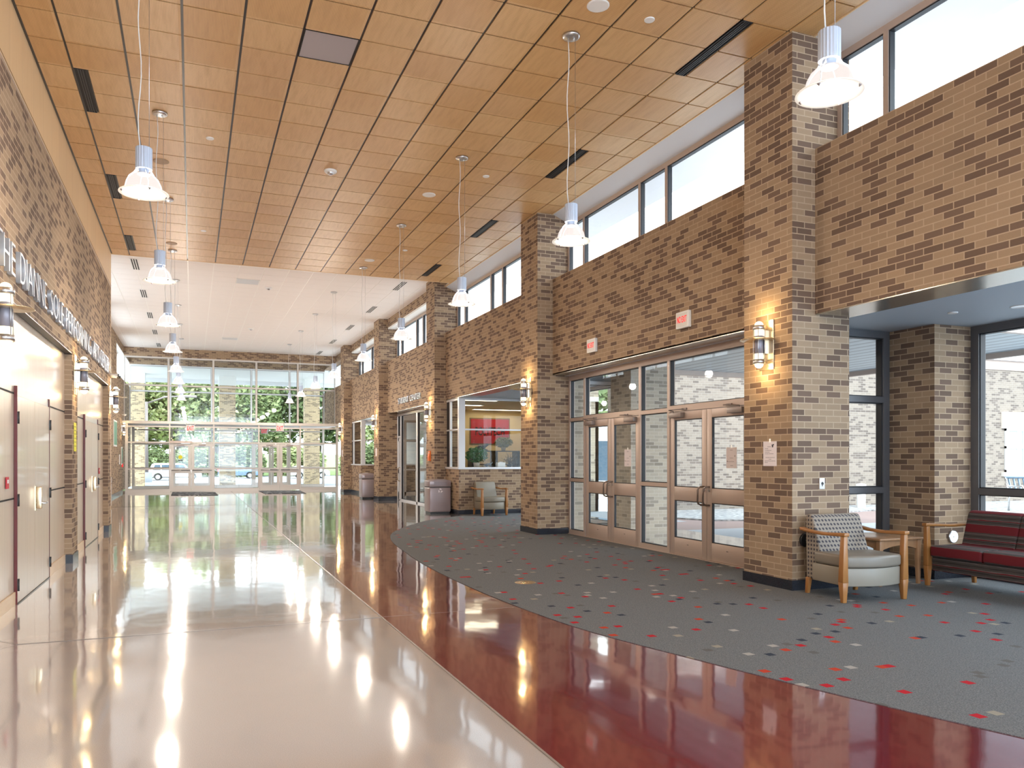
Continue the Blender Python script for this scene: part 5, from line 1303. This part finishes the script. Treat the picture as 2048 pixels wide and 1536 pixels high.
t = thing('canopy_column', 'brick canopy column just outside the courtyard doors', 'column', (8.42, 13.55, 0))
B(8.0, 8.85, 13.17, 13.95, -0.02, 3.25).build('shaft', M['brick_pale'], t)
B(7.98, 8.87, 13.15, 13.97, 3.25, 3.32).build('cap', M['frame'], t)
t = thing('canopy_column', 'narrow brick pier outside seen at the left edge of the courtyard doors', 'column', (6.95, 13.45, 0))
B(6.82, 7.08, 13.3, 13.8, -0.02, 3.25).build('shaft', M['brick_pale'], t)
B(6.81, 7.09, 13.29, 13.81, 3.2, 3.25).build('cap', M['frame'], t)
t = thing('entrance_canopy', 'metal slatted canopy outside over the courtyard doors', 'canopy', (10.0, 10.0, 3.3))
B(6.80, 13.4, 7.7, 14.0, 3.32, 3.40).build('slatted_soffit', M['slats'], t)
b = MB().box(13.4, 13.5, 7.6, 14.1, 3.22, 3.62).box(6.8, 13.5, 14.0, 14.1, 3.22, 3.62).box(6.8, 13.5, 7.6, 7.7, 3.22, 3.62); b.build('fascia', M['frame'], t)
B(6.80, 13.4, 7.7, 14.0, 3.5, 3.6).build('roof_sheet', M['frame_lt'], t)
for (x, y, w) in ((8.2, 10.9, 'right'), (8.3, 12.4, 'left')):
    tt = thing('canopy_downlight', 'round downlight in the slatted canopy, %s one seen through the doors' % w, 'downlight', (x, y, 3.318))
    MB().lathe([(0.09, 0.0), (0.085, -0.008), (0.06, -0.006)], (0, 0, 0), 20).build('trim_ring', M['white'], tt, local=True)
    MB().lathe([(0.06, -0.004), (0, -0.004)], (0, 0, 0), 20).build('lamp', M['lens'], tt, local=True)
# wing with a window, bench, bollard
def out_window(x0, x1, z0, z1, Y, lab):
    t = thing('courtyard_window', lab, 'window', ((x0+x1)/2, Y, z0))
    b = MB().box(x0, x1, Y-0.04, Y+0.02, z1-0.08, z1).box(x0, x1, Y-0.04, Y+0.02, z0, z0+0.08)
    n = 4; w = (x1-x0)/n
    for i in range(n+1): b.box(max(x0, x0+w*i-0.05), min(x1, x0+w*i+0.05), Y-0.04, Y+0.02, z0, z1)
    b.box(x0, x1, Y-0.04, Y+0.02, (z0+z1)/2+0.06, (z0+z1)/2+0.14)
    b.build('window_frame', M['white'], t)
    B(x0, x1, Y-0.012, Y-0.004, z0, z1).build('pane', mat('window_blue', (0.30, 0.42, 0.46), 0.15), t)
    for (a, c) in ((0.02, 0.22), (0.62, 0.85), (1.3, 1.6)): B(x0+a*w, x0+c*w, Y-0.020, Y-0.013, z0+0.08, z1-0.08).build('curtain', M['curtain'], t)
    B(x0-0.15, x1+0.15, Y-0.06, Y+0.02, z1, z1+0.55).build('stone_lintel', mat('limestone_lintel', (0.68, 0.60, 0.54), 0.8), t)
    B(x0-0.15, x1+0.15, Y-0.08, Y+0.02, z0-0.14, z0).build('stone_sill', mat('limestone_sill', (0.62, 0.58, 0.54), 0.8), t)
out_window(25.3, 29.0, 0.98, 2.44, 17.99, 'white framed window with curtains in the brick wing across the courtyard')
t = thing('courtyard_bench', 'blue grey metal slatted bench outside the large alcove window', 'bench', (20.9, 14.3, 0.02), -0.15)
for k in range(16): MB().tube([(-0.2+0.16*k, -0.22, 0.47), (-0.2+0.16*k, 0.0, 0.43), (-0.2+0.16*k, 0.2, 0.45), (-0.2+0.16*k, 0.32, 0.86)], 0.026, 6).build('slat', M['benchm'], t, local=True)
MB().tube([(-0.3, 0.33, 0.90), (2.4, 0.33, 0.90)], 0.035, 8).build('top_rail', M['benchm'], t, local=True)
for x in (-0.3, 1.05, 2.4):
    MB().tube([(x, -0.30, 0.0), (x, -0.26, 0.62), (x, -0.20, 0.68), (x, 0.22, 0.66), (x, 0.30, 0.86)], 0.028, 8).build('leg', M['chrome'], t, local=True)
    MB().tube([(x, 0.22, 0.0), (x, 0.20, 0.45), (x, 0.33, 0.9)], 0.028, 8).build('leg', M['chrome'], t, local=True)
    MB().tube([(x, -0.26, 0.46), (x, 0.20, 0.44)], 0.024, 8).build('stretcher', M['chrome'], t, local=True)
p = atY(1722, 1000, 17.2)
t = thing('vent_pipe', 'short white capped pipe standing in the gravel outside the narrow window', 'pipe', (p[0], 17.2, 0.02))
MB().lathe([(0.12, 0.0), (0.12, 0.62)], (0, 0, 0), 16).build('pipe', M['white'], t, local=True)
MB().lathe([(0.14, 0.60), (0.14, 0.66), (0.0, 0.70)], (0, 0, 0), 16).build('cap', M['white'], t, local=True)
# far wing seen obliquely through the left part of the courtyard doors
t = thing('courtyard_wing', 'low pale building with a flat roof beyond the courtyard, seen through the doors', 'building', (15, 27, 0))
B(9.6, 30, 26.0, 26.3, -0.1, 2.6).build('wall', mat('pale_wall', (0.66, 0.60, 0.48), 0.85), t)
B(9.4, 30.2, 25.6, 26.6, 2.6, 3.1).build('roof_edge', M['frame_lt'], t)
for k in range(5):
    f = B(10.4+3.2*k, 12.2+3.2*k, 25.94, 26.0, 0.5, 2.2).build('window', M['white'], t); B(10.5+3.2*k, 12.1+3.2*k, 25.92, 25.94, 0.6, 2.1).build('pane', M['carglass'], f)

# ------------------------------------------------------------------ outside: beyond the far facade
struct(B(-8, 14, 40.45, 52, -0.3, -0.02).build('ground_apron', M['concrete']), 'pale concrete apron outside the far doors')
b = MB(); b.add([(-90, 52, -0.02), (110, 52, -0.02), (110, 78, -0.95), (-90, 78, -0.95)], [(0, 1, 2, 3)]); struct(b.build('ground_road', M['asphalt']), 'pale road sloping down')
b = MB(); b.add([(-200, 78, -0.95), (260, 78, -0.95), (260, 300, -1.0), (-200, 300, -1.0)], [(0, 1, 2, 3)]); struct(b.build('ground_parking', M['asphalt']), 'pale parking area')
b = MB(); b.add([(-40, 72, -0.72), (40, 72, -0.72), (40, 75.5, -0.84), (-40, 75.5, -0.84)], [(0, 1, 2, 3)]); struct(b.build('ground_grass', M['grass']), 'grass strip'); 
b = MB(); b.add([(-200, 112, -0.93), (260, 112, -0.93), (260, 300, 3.0), (-200, 300, 3.0)], [(0, 1, 2, 3)]); struct(b.build('ground_verge', M['grass']), 'grass under the trees')
b = MB(); b.add([(-9, 41, -0.01), (-3.4, 41, -0.01), (-3.4, 60, -0.27), (-9, 60, -0.27)], [(0, 1, 2, 3)]); struct(b.build('ground_lawn', M['grass']), 'lawn by the entrance')
t = thing('porch_canopy', 'white soffited porch roof outside the far facade', 'canopy', (2, 44, 5.95))
B(-6.0, 10.5, 40.45, 47.6, 5.97, 6.05).build('soffit', M['whitewall'], t)
MB().box(-6.1, 10.6, 47.5, 47.7, 5.75, 6.5).box(-6.2, -6.0, 40.45, 47.7, 5.75, 6.5).box(10.4, 10.6, 40.45, 47.7, 5.75, 6.5).build('fascia', M['frame_lt'], t)
for x0, x1, y, lab in ((1.40, 2.24, 45.0, 'middle brick porch pillar outside the far facade'), (-3.12, -2.36, 45.0, 'left brick porch pillar outside the far facade'), (6.0, 6.82, 45.0, 'right brick porch pillar outside the far facade')):
    t = thing('porch_pillar', lab, 'pillar', ((x0+x1)/2, y+0.4, -0.02))
    B(x0, x1, y, y+0.8, -0.02, 5.45).build('shaft', M['brick_porch_lit'], t)
    B(x0-0.03, x1+0.03, y-0.03, y+0.83, 5.45, 5.97).build('capital', M['whitewall'], t)
# street lamp
def street_lamp(x, y, z, h, arm, lab):
    t = thing('street_lamp', lab, 'street lamp', (x, y, z))
    MB().lathe([(0.35, 0), (0.35, 0.7), (0.0, 0.7)], (0, 0, 0), 16).build('concrete_base', M['concrete'], t, local=True)
    MB().tube([(0, 0, 0.6), (0, 0, h)], [0.13, 0.09], 10).build('pole', M['closer'], t, local=True)
    MB().tube([(0, 0, h-0.1), (arm*0.5, 0, h+0.35), (arm, 0, h+0.45)], 0.06, 8).build('arm', M['closer'], t, local=True)
    MB().box(arm, arm+0.9, -0.18, 0.18, h+0.36, h+0.50).build('lamp_head', M['closer'], t, local=True, bevel=0.03)
street_lamp(-2.80, 56.0, -0.16, 5.35, 2.2, 'grey street lamp with a long arm outside left of the far doors')
# parked cars
def car(loc, rz, body, lab, L=5.4, H=1.75):
    t = thing('parked_car', lab, 'car', loc, rz)
    w = 0.95
    prof = [(-L/2, 0.35), (-L/2, 1.0), (-L/2+0.15, 1.12), (-L/2+0.45, H-0.05), (-L/2+0.7, H), (L*0.10, H), (L*0.17, H-0.06), (L*0.27, 1.15), (L/2-0.35, 1.02), (L/2-0.05, 0.85), (L/2, 0.35)]
    # wheel arches
    wx = (-L/2+1.05, L/2-1.0)
    lower = []
    for xw in wx[::-1]:
        lower += [(xw+0.44*math.cos(a), 0.36+0.44*math.sin(a)) for a in [i*PI/8 for i in range(0, 9)]]
    MB().extr(prof+lower, 'y', -w, w).build('car_body', body, t, local=True, bevel=0.05)
    for s in (-1, 1):
        for (a, c, d, e) in ((-L/2+0.55, -L/2+1.35, 0.2, 0.05), (-L/2+1.45, -L*0.02, 0, 0), (L*0.0, L*0.20, 0, 0.42)):
            p = [(a, 1.14), (c if e < 0.3 else c+0.10, 1.14), (c-e if e < 0.3 else c-0.20, H-0.14), (a+d, H-0.14)]
            MB().extr(p, 'y', s*w-0.01, s*w+0.012).build('side_window', M['carglass'], t, local=True)
        for xw in wx:
            ti = MB(); n = 20
            ti.add([(xw+0.37*math.cos(2*PI*k/n), yy, 0.37+0.37*math.sin(2*PI*k/n)) for yy in (s*(w-0.22), s*(w+0.01)) for k in range(n)], [tuple(range(n)), tuple(range(n, 2*n))]+[(k, (k+1) % n, n+(k+1) % n, n+k) for k in range(n)])
            wh = ti.build('wheel', M['tyre'], t, local=True)
            ri = MB(); ri.add([(xw+0.24*math.cos(2*PI*k/n), yy, 0.37+0.24*math.sin(2*PI*k/n)) for yy in (s*(w-0.05), s*(w+0.025)) for k in range(n)], [tuple(range(n)), tuple(range(n, 2*n))]+[(k, (k+1) % n, n+(k+1) % n, n+k) for k in range(n)])
            ri.build('hubcap', M['chrome'], wh, local=True)
        B(-L/2-0.02, -L/2+0.10, s*0.86-0.08, s*0.86+0.12*0.9, 0.85, 1.15).build('tail_light', M['red_sign'], t, local=True)
    B(-L/2+0.7, L*0.05, -0.6, 0.6, H, H+0.06).build('roof_rack', M['closer'], t, local=True)
    return t
car((-1.75, 94.0, -0.95), -0.02, M['carwhite'], 'white sport utility car parked beyond the far facade', 5.6, 1.85)
car((5.2, 99.0, -0.95), 0.03, mat('car_blue', (0.14, 0.22, 0.34), 0.25, coat=0.5), 'dark blue parked car seen through the far doors', 4.6, 1.5)
car((13.5, 97.0, -0.95), -0.03, M['carwhite'], 'white parked car farther right beyond the far facade', 4.7, 1.5)
# trees behind the parking area
ORD = ['first', 'second', 'third', 'fourth', 'fifth', 'sixth', 'seventh', 'eighth', 'ninth', 'tenth', 'eleventh', 'twelfth', 'thirteenth', 'fourteenth', 'fifteenth']
crowns = []
for k in range(3):
    r_ = random.Random(20+k); b = MB()
    lumps = [(0, 0, 0, 1.0)]+[(r_.uniform(-0.6, 0.6), r_.uniform(-0.4, 0.4), r_.uniform(-0.55, 0.55), r_.uniform(0.4, 0.62)) for _ in range(7)]
    for (lx, ly, lz, lr) in lumps:
        n = int(1100*lr**2)+120
        l = leaves(n, 4.2*lr, 4.0*lr, 4.6*lr, 0.42, r_, 0, 0.75)
        b.add([(v[0]+lx*4.4, v[1]+ly*4.0, v[2]+lz*5.0) for v in l.v], l.f)
    crowns.append(b)
def tree(loc, s, k, lab, hgt):
    t = thing('broadleaf_tree', lab, 'tree', loc, 0, 'trees beyond the parking area')
    t.scale = (s, s, s*hgt)
    return t
TP = []
r_ = random.Random(4); protos = []
xs = [-34, -27, -21, -15.5, -10.5, -6.5, -2.0, 3.0, 8.0, 13.0, 18.5, 24, 30, 37, 45]
for i, x in enumerate(xs):
    y = 122+r_.uniform(-7, 9); s = r_.uniform(0.95, 1.2); hg = r_.uniform(0.95, 1.12)
    kind = i % 3
    lab = 'leafy green tree beyond the parking area, number %d' % i
    if len(protos) < 3:
        t = thing('broadleaf_tree', lab, 'tree', (x, y, -0.6), 0, 'trees beyond the parking area')
        crowns[kind].build('crown', M['foliage'], t, local=True).location = (0, 0, 8.2)
        tr = MB().tube([(0, 0, -0.5), (0.2, 0, 3.0), (0.0, 0.1, 7.5)], [0.42, 0.32, 0.2], 8).tube([(0.15, 0, 3.2), (1.4, 0.2, 6.5)], [0.2, 0.1], 6).tube([(0.1, 0, 3.8), (-1.3, 0, 7.0)], [0.18, 0.08], 6)
        tr.build('trunk', M['bark'], t, local=True); protos.append(t); t.scale = (s, s, s*hg); o = t
    else:
        o = copy_tree(protos[kind], (x, y, -0.6), r_.uniform(-1, 1)); o.scale = (s, s, s*hg)
    o['_x'] = x
order = sorted([o for o in COL.objects if o.get('_x') is not None], key=lambda o: o['_x'])
for i, o in enumerate(order):
    o['label'] = 'tall leafy tree in the back row beyond the car park, %s from the left' % ORD[i]; del o['_x']
r_ = random.Random(9)
for i, x in enumerate((-30, -22, -14, -7, 0, 7, 14, 22, 31, 41)):
    o = copy_tree(protos[i % 3], (x+r_.uniform(-1, 1), 110+r_.uniform(-2, 2), -3.9), r_.uniform(-2, 2)); o.scale = (0.95, 0.8, 0.55)
    o['label'] = 'low bushy tree at the edge of the car park, %s from the left' % ORD[i]; o['group'] = 'low trees at the edge of the car park'
for (x, y, s, w) in ((25, 42, 0.75, 'second'), (31, 40, 0.8, 'third'), (19, 45, 0.7, 'first'), (38, 44, 0.9, 'fourth')):
    o = copy_tree(protos[1], (x, y, -0.5), 0.5*x); o.scale = (s, s, s); o['label'] = 'leafy tree rising behind the low courtyard wing, %s from the left' % w; o['group'] = 'trees behind the courtyard wing'
